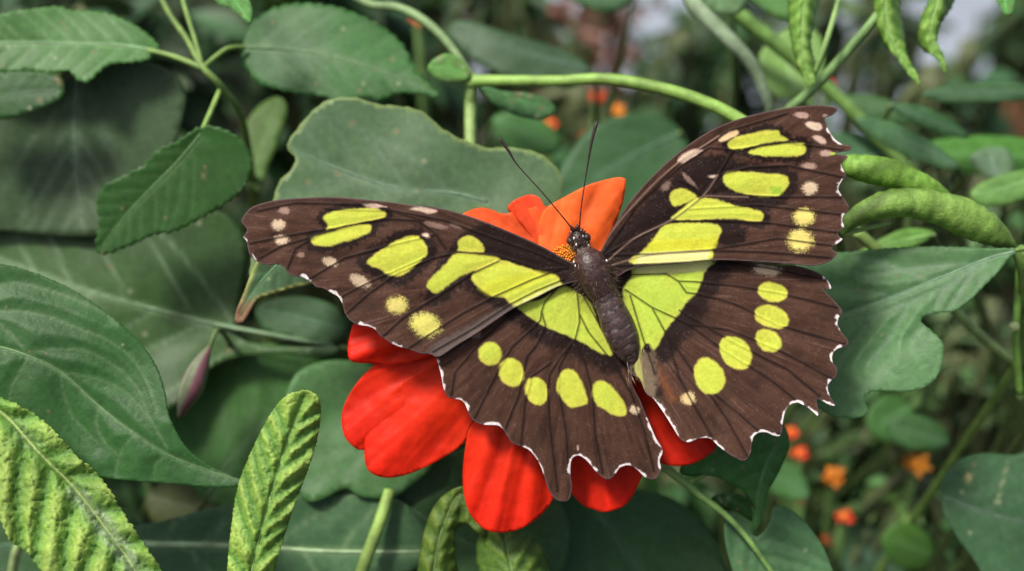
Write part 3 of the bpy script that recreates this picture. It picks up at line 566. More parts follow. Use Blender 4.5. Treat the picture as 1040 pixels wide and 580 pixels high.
e = blade(t5, [(205,128),(230,132),(248,145),(256,165),(250,188),(232,205),(200,224),(175,236),(158,238),(130,250),(104,259),(97,250),(100,225),(98,205),(104,190),(125,178),(145,168),(160,152),(182,142)], [(204,136),(180,165),(150,195),(125,222),(102,253)], -125, gy=-.1, fold=.12, nv=7, ang=50, sp=3.5, amp=3.5, wv=10, base=G(.033,.088,.024), vein=G(.09,.17,.06), vw=1.6, vs=.5, teeth=3, tl=10, seed=131, name='leaf', midw=2, noise=5)
stalk(t5, [(224,90,-163),(212,118,-145),(203,138,-127)], [2.6,2.8,2.6], G(.22,.36,.08))
i_ = blade(t5, [(246,50),(256,22),(290,4),(340,6),(380,22),(403,38),(414,52),(424,72),(447,98),(425,96),(405,95),(388,102),(370,99),(350,103),(325,98),(290,93),(262,84),(250,68)], [(245,48),(290,50),(340,58),(390,74),(444,95)], -185, gy=.3, fold=-.08, nv=6, ang=46, sp=4, amp=4, wv=13, base=G(.048,.12,.045), vein=G(.12,.2,.09), vw=2, vs=.5, teeth=3, tl=12, seed=132, name='leaf', midw=2, noise=6)
stalk(t5, [(248,48,-185),(230,50,-170),(207,68,-150)], [2.5,2.6,2.8])
stalk(t5, [(206,68,-150),(198,40,-160),(186,0,-190),(175,-60,-230)], [2.4,2.4,2.4,2.4], name='stem')
# F: big dull leaf
t6 = lthing('broad_leaf', 'large dull grey green blurred leaf hanging behind the serrated leaf, upper left', 'leaf', 120, 60, -330)
blade(t6, [(-60,90),(0,95),(60,80),(120,62),(165,68),(188,90),(184,125),(172,165),(150,200),(120,235),(60,240),(0,235),(-60,230)], [(80,70),(76,130),(80,190),(84,235)], -210, gy=-.1, gx=.12, nv=5, ang=45, sp=7, amp=7, wv=22, base=G(.06,.088,.055), vein=G(.15,.2,.12), vw=2.6, vs=.65, seed=140, midw=2.5, noise=9)
ground_stem(t6, [(80,78,-210),(90,40,-240),(60,80,-330),(40,300,-480)], [3,3,4,5])
t7 = lthing('leaf', 'small dark leaf at the left edge below the serrated leaf', 'leaf', -40, 90, -130)
blade(t7, [(-50,80),(-10,74),(30,72),(58,76),(66,88),(60,102),(35,112),(10,120),(-40,122)], [(-50,98),(0,96),(64,90)], -135, gy=.2, nv=6, sp=5, amp=3, base=G(.04,.09,.035), vein=G(.08,.13,.07), seed=141, teeth=1.6, tl=9, midw=1.8, noise=4)
ground_stem(t7, [(-50,98,-135),(-90,120,-180),(-120,300,-400)], [3,3,4])
# J: big grey leaf behind the wing
t8 = lthing('broad_leaf', 'wide smooth grey green leaf with yellow margin directly above and behind the left wing', 'leaf', 490, 205, -110)
blade(t8, [(480,215),(520,222),(560,215),(571,197),(568,174),(548,156),(520,150),(495,150),(482,146),(462,138),(446,128),(430,114),(410,108),(385,106),(360,99),(335,101),(318,112),(304,128),(291,148),(300,160),(296,172),(284,184),(278,200),(268,235),(255,265),(262,290),(330,282),(400,262)], [(495,205),(460,196),(400,190),(340,170),(296,150)], -120, gy=.12, gx=0, nv=4, ang=45, sp=5, amp=4, wv=20, base=G(.090,.138,.088), vein=G(.15,.22,.14), vw=1.8, vs=.6, edge=G(.22,.30,.10), ew=1.6, seed=150, teeth=1.5, tl=17, midw=1.8, noise=7)
stalk(t8, [(493,206,-122),(485,190,-130),(478,150,-170),(478,92,-185)], [3,4,6,6.5], G(.22,.33,.10))
t9 = lthing('leaf', 'small leaf with yellow green margin and dried brown tip just under the left wing', 'leaf', 300, 240, -80)
def brown_tip(x, y, c, z, dm, tm):
    t = sstep(296, 316, y)*(1-sstep(262, 275, x)); return mixc(c, G(.30, .17, .10), t), z
blade(t9, [(300,225),(275,235),(266,255),(256,275),(248,296),(240,316),(239,327),(246,328),(254,316),(262,304),(280,298),(300,292),(316,288),(330,270)], [(310,240),(285,265),(262,290),(244,320)], -60, gy=-.2, nv=3, sp=3, amp=2, base=G(.095,.15,.10), edge=G(.42,.46,.14), ew=4.5, seed=151, midw=1.5, noise=2, own=brown_tip)
ground_stem(t9, [(305,240,-62),(330,260,-120),(350,330,-240)], [2.2,2.4,3])
# L: bud
t10 = lthing('closed_bud', 'closed reddish purple striped bud behind the tip of the sharp left leaf', 'bud', 205, 350, -120)
P = smooth(np.array([(213,352,-158,2.),(207,364,-156,7),(201,378,-154,11),(195,394,-152,12),(188,410,-154,8),(182,424,-158,2)]), 6); Wd = W(*P[:, :3].T); V, F = tube_w(Wd, P[:, 3]*U*1.07, 14)
cc = np.tile(G(.17, .21, .12), (len(V), 1)); k = np.arange(len(V)) % 14; cc[(k == 4) | (k == 5)] = G(.22, .09, .12); cc[(k == 10) | (k == 9)] = G(.30, .09, .05); cc[(k == 1)] = G(.4, .35, .3)
mesh('bud', V, F, M_leaf, t10, cc); ground_stem(t10, [(213,353,-158),(222,335,-170),(236,360,-230),(240,440,-330)], [2.2,2.5,3,4])
# M: mid leaves around (330,430)
t11 = lthing('broad_leaf', 'soft green rounded leaf behind the crinkled upright leaf and the lower left petals', 'leaf', 300, 390, -210)
blade(t11, [(300,380),(345,365),(400,380),(440,420),(440,470),(415,495),(395,506),(365,504),(352,495),(330,506),(310,508),(295,480),(285,430)], [(420,390),(390,430),(360,470),(340,505)], -160, gy=.3, nv=4, sp=6, amp=6, wv=18, base=G(.07,.15,.065), vein=G(.12,.2,.10), vw=2.2, seed=160, midw=2, noise=6)
ground_stem(t11, [(420,390,-160),(440,370,-200),(470,420,-300)], [3,3,4])
t12 = lthing('broad_leaf', 'dark green shaded leaf with fan veins left of the upright crinkled leaf', 'leaf', 230, 420, -270)
blade(t12, [(170,395),(200,362),(250,350),(310,350),(350,365),(370,400),(340,450),(290,500),(240,520),(200,500),(175,450)], [(210,505),(240,460),(290,410),(340,370)], -235, gy=.2, nv=5, sp=7, amp=7, wv=20, base=G(.075,.16,.06), vein=G(.12,.2,.09), vw=3, seed=161, midw=2, noise=9)
ground_stem(t12, [(212,503,-235),(200,530,-290),(210,600,-400)], [3,3,4])
t13 = lthing('broad_leaf', 'leaf with a bright pale horizontal midrib crossing behind the bottom left leaves', 'leaf', 130, 552, -150)
blade(t13, [(120,540),(170,528),(220,515),(280,505),(340,500),(400,506),(430,530),(440,560),(400,590),(330,610),(240,610),(170,590),(130,570)], [(60,553),(130,552),(200,553),(270,556),(340,560),(430,560)], -150, gy=.1, nv=5, sp=6, amp=5, wv=18, base=G(.065,.125,.075), vein=G(.4,.5,.28), vw=2.2, vs=.3, seed=162, midw=4.2, noise=6)
ground_stem(t13, [(128,552,-152),(70,556,-165),(20,553,-200),(10,640,-280)], [4.5,4.5,5,5], G(.3,.4,.16))
# O: pale green stem with leaf Q
t14 = lthing('leafy_branch', 'pale green straight stalk carrying a dark leaf, below the lower left petals', 'branch', 360, 600, -120)
stalk(t14, [(396,498,-135),(384,535,-125),(366,585,-120),(350,650,-120)], [6,6.3,6.5,6.5], G(.26,.40,.09), 'stem'); ground_stem(t14, [(350,650,-120),(345,720,-180)], 6.5)
blade(t14, [(396,498),(420,480),(450,462),(480,455),(520,470),(560,500),(580,540),(560,600),(480,620),(410,610),(392,580),(386,540)], [(394,502),(430,525),(480,555),(540,590)], -170, gy=.2, nv=5, sp=6, amp=6, wv=18, base=G(.05,.11,.05), vein=G(.09,.16,.08), vw=2.2, seed=163, midw=2, noise=8, name='leaf')
# P: curled crinkled leaf under the bottom petal
t15 = lthing('crinkled_leaf', 'dark olive curled puckered leaf arching just below the lowest petal', 'leaf', 440, 600, -60)
blade(t15, [(424,610),(426,565),(432,535),(442,512),(456,499),(470,494),(480,500),(484,520),(494,540),(490,546),(474,532),(464,538),(462,560),(466,610)], [(440,620),(442,570),(452,530),(468,502),(484,530)], -62, curl=5, nv=7, ang=55, sp=2.3, amp=5, wv=6, base=G(.07,.12,.022), puck=G(.15,.22,.035), vein=G(.15,.2,.06), vs=.2, mat=M_crink, seed=170, midw=1.6, noise=3)
ground_stem(t15, [(442,610,-60),(444,680,-90),(446,760,-200)], [3,3,4])
t16 = lthing('crinkled_leaf', 'mottled yellow green puckered leaf peeking from the bottom edge below the lowest petal', 'leaf', 520, 620, -60)
blade(t16, [(486,545),(500,540),(520,538),(540,545),(552,560),(562,590),(560,640),(500,640),(492,600),(484,570)], [(528,640),(524,600),(518,570),(512,540)], -50, curl=3, gy=.2, nv=6, ang=55, sp=2.4, amp=5, wv=6.5, base=G(.08,.15,.03), puck=G(.2,.3,.05), vein=G(.22,.3,.1), vs=.3, mat=M_crink, seed=171, midw=1.6, noise=3)
ground_stem(t16, [(528,630,-52),(530,700,-90),(530,780,-200)], [3,3,4])
# right lower: R
t17 = lthing('leafy_branch', 'green branch with one drooping and one rounded leaf below the right wing', 'branch', 680, 478, -70)
stalk(t17, [(640,455,-120),(668,470,-85),(690,486,-70),(715,506,-70),(738,524,-72),(760,548,-76),(790,590,-84)], [5,5,4.2,3.8,3.3,3,2.4], G(.17,.30,.08), 'stem')
blade(t17, [(690,480),(700,462),(722,448),(760,440),(792,430),(802,450),(792,478),(780,500),(776,520),(768,540),(764,538),(764,520),(756,500),(740,490),(722,484),(705,484)], [(800,425),(786,455),(772,490),(766,538)], -78, gx=.1, gy=-.2, nv=5, sp=3.2, amp=2.5, base=G(.06,.16,.05), vein=G(.12,.24,.09), seed=180, midw=1.8, noise=4, name='leaf')
stalk(t17, [(700,490,-70),(740,470,-95),(790,440,-90)], [2.4,2,2])
blade(t17, [(738,520),(736,545),(744,580),(760,640),(860,650),(852,600),(838,560),(822,535),(804,518),(786,514),(782,530),(770,545),(762,540),(752,528)], [(738,522),(760,548),(785,585),(830,650)], -86, gy=.15, nv=7, ang=45, sp=3.5, amp=4, wv=9, base=G(.075,.145,.085), vein=G(.16,.25,.13), seed=181, midw=2, noise=4, name='leaf', own=None)
blade(t17, [(722,510),(728,503),(748,502),(762,508),(770,522),(764,530),(748,520),(734,518)], [(724,510),(745,508),(766,524)], -80, gy=-.6, nv=3, sp=3, amp=2, base=DEEP, seed=182, midw=1, noise=3, name='leaf')
ground_stem(t17, [(640,455,-120),(632,480,-180),(640,600,-400)], [5,5,5])
# lower centre leaves
t18 = lthing('broad_leaf', 'large dim green leaf low behind the tail of the left hind wing', 'leaf', 620, 520, -200)
blade(t18, [(560,500),(600,490),(640,495),(680,505),(715,530),(735,570),(740,640),(640,660),(580,640),(552,600),(545,550)], [(590,495),(620,540),(660,590),(720,650)], -190, gy=.2, nv=5, sp=6, amp=6, wv=18, base=G(.045,.105,.045), vein=G(.08,.16,.07), vw=2.5, seed=183, midw=2.4, noise=8)
ground_stem(t18, [(592,498,-190),(585,480,-220),(560,520,-330)], [3,3,4])
# S: big right leaf
t19 = lthing('broad_leaf', 'large grey green lobed leaf with clear veins directly right of the butterfly', 'leaf', 1030, 256, -70)
sv = [[(1010,262),(960,290),(900,315),(850,328),(820,335)],[(985,268),(935,272),(880,280)],[(960,290),(945,320),(925,345)],[(925,305),(905,340),(880,372)],[(895,316),(865,350),(845,385)],[(860,326),(840,350),(830,378)],[(940,283),(900,268),(870,262)],[(900,300),(860,292),(840,290)],[(990,270),(975,295),(960,318)]]
blade(t19, [(1034,253),(1000,252),(950,250),(900,252),(862,256),(820,260),(790,300),(800,360),(815,400),(832,415),(850,424),(872,424),(882,418),(878,404),(890,397),(920,398),(942,392),(955,376),(958,350),(946,336),(935,325),(950,318),(968,316),(985,305),(1000,290),(1015,275),(1024,262)], [(1034,255),(1005,262),(960,280),(910,300),(860,318),(800,330)], -62, gy=.28, gx=.28, fold=-.05, veins=sv, sp=3, amp=4.5, wv=11, base=G(.095,.18,.095), vein=G(.15,.24,.14), vw=1.5, vs=.8, seed=190, teeth=1.2, tl=8, midw=1.8, noise=5)
stalk(t19, [(1032,254,-45),(1050,250,-60),(1075,240,-110)], [2.4,3,4]); ground_stem(t19, [(1075,240,-110),(1090,300,-180)], 4)
t20 = lthing('broad_leaf', 'dark blurred round leaf with two pale specks in the lower right corner', 'leaf', 1040, 600, -200)
def specks(x, y, c, z, dm, tm):
    t = 1-sstep(2, 4.5, np.hypot((x-984), (y-485)/1.4)); c = mixc(c, G(.4, .36, .15), t)
    t = np.exp(-(segd(np.c_[x, y], [(1013, 510), (1024, 468)])/1.1)**2)+(1-sstep(1.5, 3.5, np.hypot(x-1013, y-510))); return mixc(c, G(.45, .45, .25), np.clip(t, 0, 1)*.4), z
blade(t20, [(1060,455),(1030,462),(1000,460),(972,468),(956,490),(958,520),(972,545),(990,570),(1010,600),(1060,640),(1110,560),(1100,480)], [(960,505),(1000,520),(1040,530),(1100,540)], -180, gy=.15, nv=4, ang=50, sp=4, amp=4, wv=14, base=G(.05,.10,.06), vein=G(.10,.15,.10), vw=1.8, vs=.4, seed=191, midw=1.4, noise=6, own=specks)
ground_stem(t20, [(1100,540,-180),(1130,560,-210),(1140,620,-300)], [3,3,4])
# T: rolled fuzzy leaves
def rolled(parent, pts, rad, colr, seed, name='blade', lump=.06, seg=18, flat=1):
    P = smooth(np.c_[np.array(pts, float), rad], 12); Wd = W(*P[:, :3].T); V, F = tube_w(Wd, P[:, 3]*U*(DPX-P[:, 2])/DPX, seg)
    n = len(P); i = np.repeat(np.arange(n), seg); k = np.tile(np.arange(seg), n); ns = fbm(i/2.6, k/2.2, seed); tw = np.cos(2*math.pi*k/seg*1-i*.09)
    cen = np.repeat(Wd, seg, 0); d = V[:n*seg]-cen; V[:n*seg] = cen+d*(1+2*lump*ns+.10*tw)[:, None]
    c = colr*(1+.7*ns[:, None]); c = mixc(c, colr*.4, np.clip(tw-.75, 0, 1)*3); c = np.vstack([c, c[:1], c[-1:]])
    return mesh(name, V, F, M_crink, parent, np.clip(c, 0, 1))
t21 = lthing('rolled_leaf', 'upper of two rolled fuzzy bright green leaves touching the right forewing edge', 'leaf', 960, 215, -75, 'rolled leaves right of the butterfly')
rolled(t21, [(858,166,-72),(875,170,-70),(900,176,-70),(925,186,-72),(948,197,-76),(975,212,-86)], [10,14,15,14,12,5], G(.20,.38,.055), 200)
stalk(t21, [(972,211,-85),(1000,225,-100),(1032,255,-110),(1045,290,-130)], [3,3.5,4,4]); ground_stem(t21, [(1045,290,-130),(1052,330,-170)], 4)
t22 = lthing('rolled_leaf', 'lower longer rolled fuzzy green leaf curving from the right forewing tip down to the right', 'leaf', 1028, 250, -75, 'rolled leaves right of the butterfly')
rolled(t22, [(852,236,-50),(866,222,-48),(890,211,-46),(920,207,-46),(955,212,-50),(985,222,-55),(1010,236,-64),(1030,252,-76)], [5,9,13,15,17,19,14,3], G(.21,.36,.07), 201)
stalk(t22, [(856,238,-52),(880,232,-58),(905,226,-60)], [2.4,2.4,2], G(.25,.38,.1), 'rolled_edge'); ground_stem(t22, [(1028,251,-76),(1038,280,-100),(1040,360,-200)], [3.4,4.5,5], G(.16,.28,.06))
# W: top right hanging leaves on a stem
t23 = lthing('leafy_branch', 'slanting branch at the top right with three crumpled hanging light green leaves', 'branch', 850, 80, -130)
stalk(t23, [(800,112,-180),(830,86,-165),(862,50,-150),(895,10,-140),(925,-40,-140)], [5,5,5,4.6,4.5], G(.16,.28,.09), 'stem'); ground_stem(t23, [(800,112,-180),(770,140,-230),(770,260,-420)], [5,5,6])
HK = dict(curl=12, nv=6, ang=50, sp=2.6, amp=5, wv=6, base=G(.16,.30,.06), puck=G(.30,.46,.10), vein=G(.3,.42,.12), svein=G(.08,.16,.04), vw=1.2, vs=.4, mat=M_crink, midw=1.4, noise=3, name='leaf', teeth=1.6, tl=7)
blade(t23, [(803,-25),(800,5),(802,35),(808,62),(818,84),(827,86),(829,68),(824,45),(828,20),(834,-5),(836,-25)], [(820,-22),(816,15),(815,50),(823,84)], -118, seed=202, **HK)
blade(t23, [(888,-30),(886,0),(890,28),(900,48),(912,60),(922,74),(934,88),(931,74),(922,56),(919,35),(916,10),(914,-30)], [(902,-28),(900,10),(906,40),(932,86)], -122, seed=203, **HK)
blade(t23, [(948,-30),(946,-5),(936,15),(932,38),(938,52),(950,58),(961,76),(958,55),(952,42),(957,22),(968,5),(974,-30)], [(960,-28),(952,5),(945,35),(960,74)], -128, seed=204, **HK)
stalk(t23, [(818,-18,-120),(845,-30,-130),(915,-30,-140)], [3,3,3]); stalk(t23, [(905,-28,-125),(915,-32,-140)], [3,3]); stalk(t23, [(965,-28,-130),(940,-36,-138),(922,-36,-140)], [3,3,3]); stalk(t23, [(826,78,-130),(840,40,-118),(856,-15,-130)], [3,3,3], G(.2,.33,.1))
# V: arching vine
t24 = lthing('vine', 'bright green arching stem running right from its joint to behind the right wing', 'vine', 480, 82, -170)
stalk(t24, [(330,-30,-230),(370,2,-215),(405,8,-200),(432,22,-190),(455,44,-182),(472,68,-175),(480,84,-172)], [4,4.5,5,5,4.6,4.6,5.5], G(.16,.25,.10), 'stem')
stalk(t24, [(478,82,-172),(520,82,-160),(570,82,-145),(610,80,-135),(650,85,-125),(700,98,-115),(745,118,-108),(790,150,-105),(830,190,-120)], [6.5,5.8,5.8,6,6.4,6.6,6.8,6.5,5], G(.21,.36,.07), 'stem')
ground_stem(t24, [(479,84,-174),(478,120,-190),(482,170,-230),(500,260,-360)], [6,6,6.5,7], G(.2,.31,.09))
ball((479, 82, -172), 9, (.17, .30, .07), 'joint', t24, M_stem, (1, .9, .8), 8)
blade(t24, [(478,78),(470,62),(455,54),(440,60),(434,70),(444,80),(462,84)], [(478,80),(458,70),(436,68)], -165, nv=3, sp=4, amp=2, base=G(.10,.2,.06), seed=210, midw=1, noise=3, name='leaf')
blade(t24, [(485,84),(510,92),(545,96),(565,110),(550,122),(515,114),(492,98)], [(485,86),(520,100),(560,110)], -195, nv=4, sp=5, amp=2, base=G(.06,.13,.06), seed=211, midw=1.4, noise=4, name='leaf')
ground_stem(t24, [(830,190,-120),(850,230,-170),(860,320,-300)], [5,5,5])
t25 = lthing('vine', 'pale green stem hooking down at the top right of centre with a broad pale leaf', 'vine', 780, 108, -260)
stalk(t25, [(690,-30,-240),(706,5,-235),(735,35,-230),(758,58,-235),(772,82,-245),(782,112,-260),(784,160,-320)], [8,9,8.5,7,6,5,5], G(.22,.30,.18), 'stem'); ground_stem(t25, [(784,160,-320),(784,230,-420)], 5)
blade(t25, [(690,-40),(705,-10),(725,12),(750,14),(762,-5),(765,-40)], [(720,-40),(728,-10),(735,20)], -225, sp=6, nv=3, base=G(.14,.2,.13), seed=212, midw=1.5, noise=4, name='leaf')
t26 = lthing('vine', 'thick blurred green stem descending from top centre towards the right wing tip', 'vine', 840, 100, -330)
stalk(t26, [(700,-30,-320),(745,10,-320),(790,46,-325),(830,80,-330),(870,118,-335),(910,160,-340),(950,195,-350)], [8,8,8,7.5,7,6,6], G(.14,.26,.06), 'stem'); ground_stem(t26, [(950,195,-350),(975,240,-420)], 6)
t27 = lthing('vine', 'thin upright stalk with a small pale bud at the right edge', 'vine', 1032, 330, -130)
stalk(t27, [(1038,250,-120),(1034,300,-125),(1032,345,-135),(1036,400,-160)], [4,4,4,4], G(.14,.28,.05), 'stem'); ball((1030,332,-124), 6, (.35,.45,.18), 'bud', t27, M_stem, (1, .9, .9), 8); ground_stem(t27, [(1036,400,-160),(1040,440,-220)], 4)
t28 = lthing('vine', 'two crossed light stalks behind the large right leaf', 'vine', 1000, 350, -230)
stalk(t28, [(930,260,-180),(965,310,-200),(1000,345,-220),(1030,370,-240)], [5,5,5,5], G(.2,.3,.1), 'stem'); ground_stem(t28, [(1030,370,-240),(1050,400,-300)], 5); stalk(t28, [(870,235,-120),(900,262,-135),(940,300,-180),(965,310,-200)], [6,6,5,5], G(.24,.36,.1), 'stem')
# small tips entering at the top
t29 = lthing('leaf', 'small pale leaf tip pointing down from the top edge, upper left', 'leaf', 235, -30, -60)
blade(t29, [(205,-40),(218,0),(232,8),(244,16),(254,24),(256,8),(250,-10),(250,-40)], [(228,-40),(236,-5),(254,22)], -70, sp=3, nv=4, amp=2, base=G(.12,.24,.09), seed=220, midw=1.4, noise=2); stalk(t29, [(228,-38,-72),(215,-70,-110),(150,-60,-230)], [2.5,3,3])
t30 = lthing('leaf', 'small bright leaf tip pointing down from the top edge, upper right corner', 'leaf', 1020, -30, -90)
blade(t30, [(1000,-30),(1014,4),(1022,16),(1030,10),(1034,-30)], [(1018,-30),(1022,14)], -95, sp=3, nv=3, amp=2, base=G(.13,.27,.10), seed=221, midw=1.2, noise=2); stalk(t30, [(1018,-28,-96),(1000,-60,-120),(925,-50,-140)], [2.5,3,3])
# mid-distance single leaves
MD = [
 ('dark slender leaf lying across the pale gap near the right edge, upper right', [(935,95),(965,86),(1000,84),(1045,86),(1045,100),(1000,104),(960,104)], [(1045,94),(990,94),(936,96)], -330, G(.05,.10,.05)),
 ('dark drooping leaf right of the right wing tip below the pale gap', [(905,106),(930,106),(955,115),(975,128),(985,140),(965,138),(935,128),(912,116)], [(905,107),(940,120),(984,139)], -300, G(.05,.11,.05)),
 ('long bright green leaf in the right background above the rolled leaves', [(930,150),(965,140),(1010,138),(1060,146),(1060,176),(1010,178),(960,172)], [(1060,160),(990,158),(932,152)], -420, G(.09,.22,.05)),
 ('yellow green upright blurred leaf between two dark leaves left of the wide grey leaf', [(256,190),(246,165),(248,130),(262,108),(282,98),(292,110),(284,140),(272,170),(264,195)], [(262,194),(266,150),(286,102)], -330, G(.12,.19,.06)),
 ('grey leaf with pale centre among stems at the far right', [(985,160),(1000,150),(1024,152),(1030,175),(1022,200),(1012,185),(995,175)], [(1015,198),(1006,155)], -330, G(.16,.23,.16)),
 ('dull leaf shading the gap above the right forewing tip', [(815,150),(850,135),(890,140),(920,160),(900,176),(850,180)], [(920,158),(870,158),(818,152)], -360, G(.07,.14,.08)),
 ('blurred oval leaf behind the two antennae', [(565,180),(600,130),(650,115),(690,130),(700,170),(670,215),(610,225),(570,210)], [(690,135),(630,165),(570,200)], -420, G(.045,.10,.05)),
 ('blurred broad leaf above the vine at top centre', [(470,20),(520,35),(570,50),(600,70),(580,90),(520,80),(480,60),(455,35)], [(600,72),(540,55),(460,28)], -420, G(.055,.095,.06)),
 ('pale green oval leaf at the top right behind the hanging leaves', [(770,60),(790,35),(815,25),(835,40),(835,80),(815,100),(785,95)], [(815,100),(800,65),(812,28)], -380, G(.2,.3,.11)),
 ('small shaded leaf beside the dried brown tip under the left wing', [(260,310),(300,300),(340,310),(356,330),(340,350),(300,345),(268,335)], [(350,335),(300,322),(262,315)], -220, G(.05,.10,.05)),
 ('green leaf low in the right background beside the orange blossoms', [(860,470),(900,455),(935,470),(940,500),(905,520),(870,505)], [(935,475),(900,485),(862,490)], -900, G(.05,.12,.05)),
 ('grey green oval leaf near the bottom edge right of the rounded leaf', [(850,540),(880,525),(915,530),(930,560),(905,600),(865,595)], [(925,545),(890,560),(858,580)], -650, G(.075,.13,.085)),
 ('bright leaf pair seen under the lobe of the large right leaf', [(880,420),(900,400),(925,410),(930,440),(905,450),(885,440)], [(928,412),(905,425),(884,440)], -520, G(.07,.16,.05)),
 ('broad shaded leaf filling the lower left corner behind the crinkled leaf', [(-40,500),(20,490),(80,500),(130,520),(150,560),(120,610),(40,620),(-40,600)], [(-40,560),(40,550),(145,545)], -260, G(.05,.10,.05)),
 ('deep green leaf under the curled leaf at the bottom centre', [(560,560),(600,540),(640,560),(650,610),(600,640),(560,620)], [(560,610),(600,590),(648,570)], -330, G(.04,.09,.035)),
 ('narrow light leaf slanting below the upper rolled leaf', [(865,262),(890,245),(920,232),(950,236),(930,250),(895,262)], [(948,238),(905,248),(868,261)], -200, G(.13,.24,.06)),
 ('narrow mid green leaf pointing left above the upper rolled leaf', [(868,120),(900,122),(940,140),(975,168),(960,172),(925,160),(890,142)], [(972,168),(925,145),(872,121)], -260, G(.09,.17,.09)),
 ('shaded leaf crossing behind the stem between the hanging leaves and the wing', [(845,100),(880,96),(920,108),(940,124),(905,126),(870,118)], [(938,122),(895,108),(848,101)], -420, G(.06,.12,.05)),
 ('slender pale green leaf at the right edge beside the brown post', [(985,195),(1010,180),(1050,172),(1060,190),(1030,206),(1000,210)], [(1056,180),(1020,192),(988,198)], -240, G(.14,.25,.08)),
 ('green leaf with bright rim behind the vine and the antenna tips', [(500,120),(530,112),(560,128),(570,150),(545,160),(515,150)], [(502,122),(535,135),(566,152)], -560, G(.06,.15,.05)),
 ('mid green leaf at the top edge between the hooked stem and the hanging leaves', [(745,-20),(770,5),(800,20),(812,8),(800,-15),(780,-30)], [(750,-20),(780,0),(808,8)], -420, G(.08,.17,.05)),
 ('dark leaf at the top edge above the arching vine', [(560,-20),(590,5),(620,12),(640,0),(640,-25)], [(638,-20),(600,-5),(568,-15)], -520, G(.045,.10,.045)),
 ('small bright leaf low at the right between the orange blossoms and the round leaf', [(895,545),(915,530),(940,540),(950,565),(930,580),(905,570)], [(948,566),(925,555),(898,546)], -420, G(.11,.23,.05)),
 ('small oval leaf under the lowest lobe of the large right leaf', [(900,430),(925,420),(955,432),(965,452),(935,458),(910,450)], [(962,450),(930,440),(902,432)], -420, G(.07,.15,.06)),
 ('narrow shadowy leaf left of the large orange blossom', [(770,480),(790,468),(815,480),(822,505),(800,508),(780,498)], [(820,505),(798,488),(772,481)], -460, G(.06,.14,.05)),
 ('dim olive leaf in the gap left of the upright crinkled leaf', [(150,495),(180,482),(215,490),(235,510),(230,540),(190,545),(155,530)], [(152,505),(190,515),(232,520)], -340, G(.11,.12,.06)),
]
for i, (lab, o, m, z, c) in enumerate(MD):
    tt = lthing('leaf', lab, 'leaf', m[0][0], m[0][1], z)
    blade(tt, o, m, z, gy=.25, nv=4, sp=6, amp=3, wv=12, base=c, vein=c*1.5+.02, vw=2.2, vs=.4, seed=230+i, midw=1.8, noise=5)
    ground_stem(tt, [(m[0][0], m[0][1], z), (m[0][0]+(6 if m[0][0] > m[-1][0] else -6), m[0][1]+14, z-40)], 2.6)
# ------------------------------------------------------------------ ground, path, posts
def plane(name, x0, x1, y0, y1, z, mat, col, n=60):
    xs = np.linspace(x0, x1, n); ys = np.linspace(y0, y1, n); X, Y = np.meshgrid(xs, ys); nz = fbm(X*3, Y*3, 7)
    V = np.c_[X.ravel(), Y.ravel(), np.full(X.size, z)]; F = [(j*n+i, j*n+i+1, (j+1)*n+i+1, (j+1)*n+i) for j in range(n-1) for i in range(n-1)]
    o = mesh(name, V, F, mat, None, np.clip(np.array(col)*(1+.4*nz.ravel()[:, None]), 0, 1)); o['kind'] = 'structure'; return o
plane('ground', -30, 30, -10, 60, 0, M_ground, (.035, .026, .018))
plane('path', -.12, 9, 1.35, 5.5, .004, M_path, (.25, .285, .33))
def post(label, px, py, z, w, d=.09):
    c = W(px, py, z); o = thing('wooden_post', label, 'post', (c[0], c[1], 0)); h = c[2]+.25
    V = []; F = []; n = 24
    for i in range(n):
        zz = h*i/(n-1)
        for sx, sy in ((-1, -1), (1, -1), (1, 1), (-1, 1)):
            for e in (-1, 1):
                bx, by = (sx*w, sy*d); k = .012
                ox = -sx*k if (e > 0) == (sx*sy > 0) else 0; oy = -sy*k if not ((e > 0) == (sx*sy > 0)) else 0
                V.append((c[0]+bx+ox+.002*math.sin(i*1.7), c[1]+by+oy, zz))
    for i in range(n-1):
        for k in range(8): F.append((i*8+k, i*8+(k+1) % 8, (i+1)*8+(k+1) % 8, (i+1)*8+k))
    F.append(tuple(range(8*n-8, 8*n)))
    mesh('shaft', V, F, M_wood, o, np.array([.17, .085, .045]), flat=True)
    zt = h; V = [(c[0]+sx*(w+.012), c[1]+sy*(d+.012), zz) for zz in (zt+.002, zt+.03) for sx, sy in ((-1, -1), (1, -1), (1, 1), (-1, 1))]
    mesh('cap', V, [(0, 3, 2, 1), (4, 5, 6, 7), (0, 1, 5, 4), (1, 2, 6, 5), (2, 3, 7, 6), (3, 0, 4, 7)], M_wood, o, np.array([.14, .07, .04]), flat=True)
post('brown wooden post behind the foliage at the right edge', 1040, 70, -3500, .016, .02)
post('brown wooden post behind the leaves in the upper left corner', 8, -10, -3200, .012, .015)

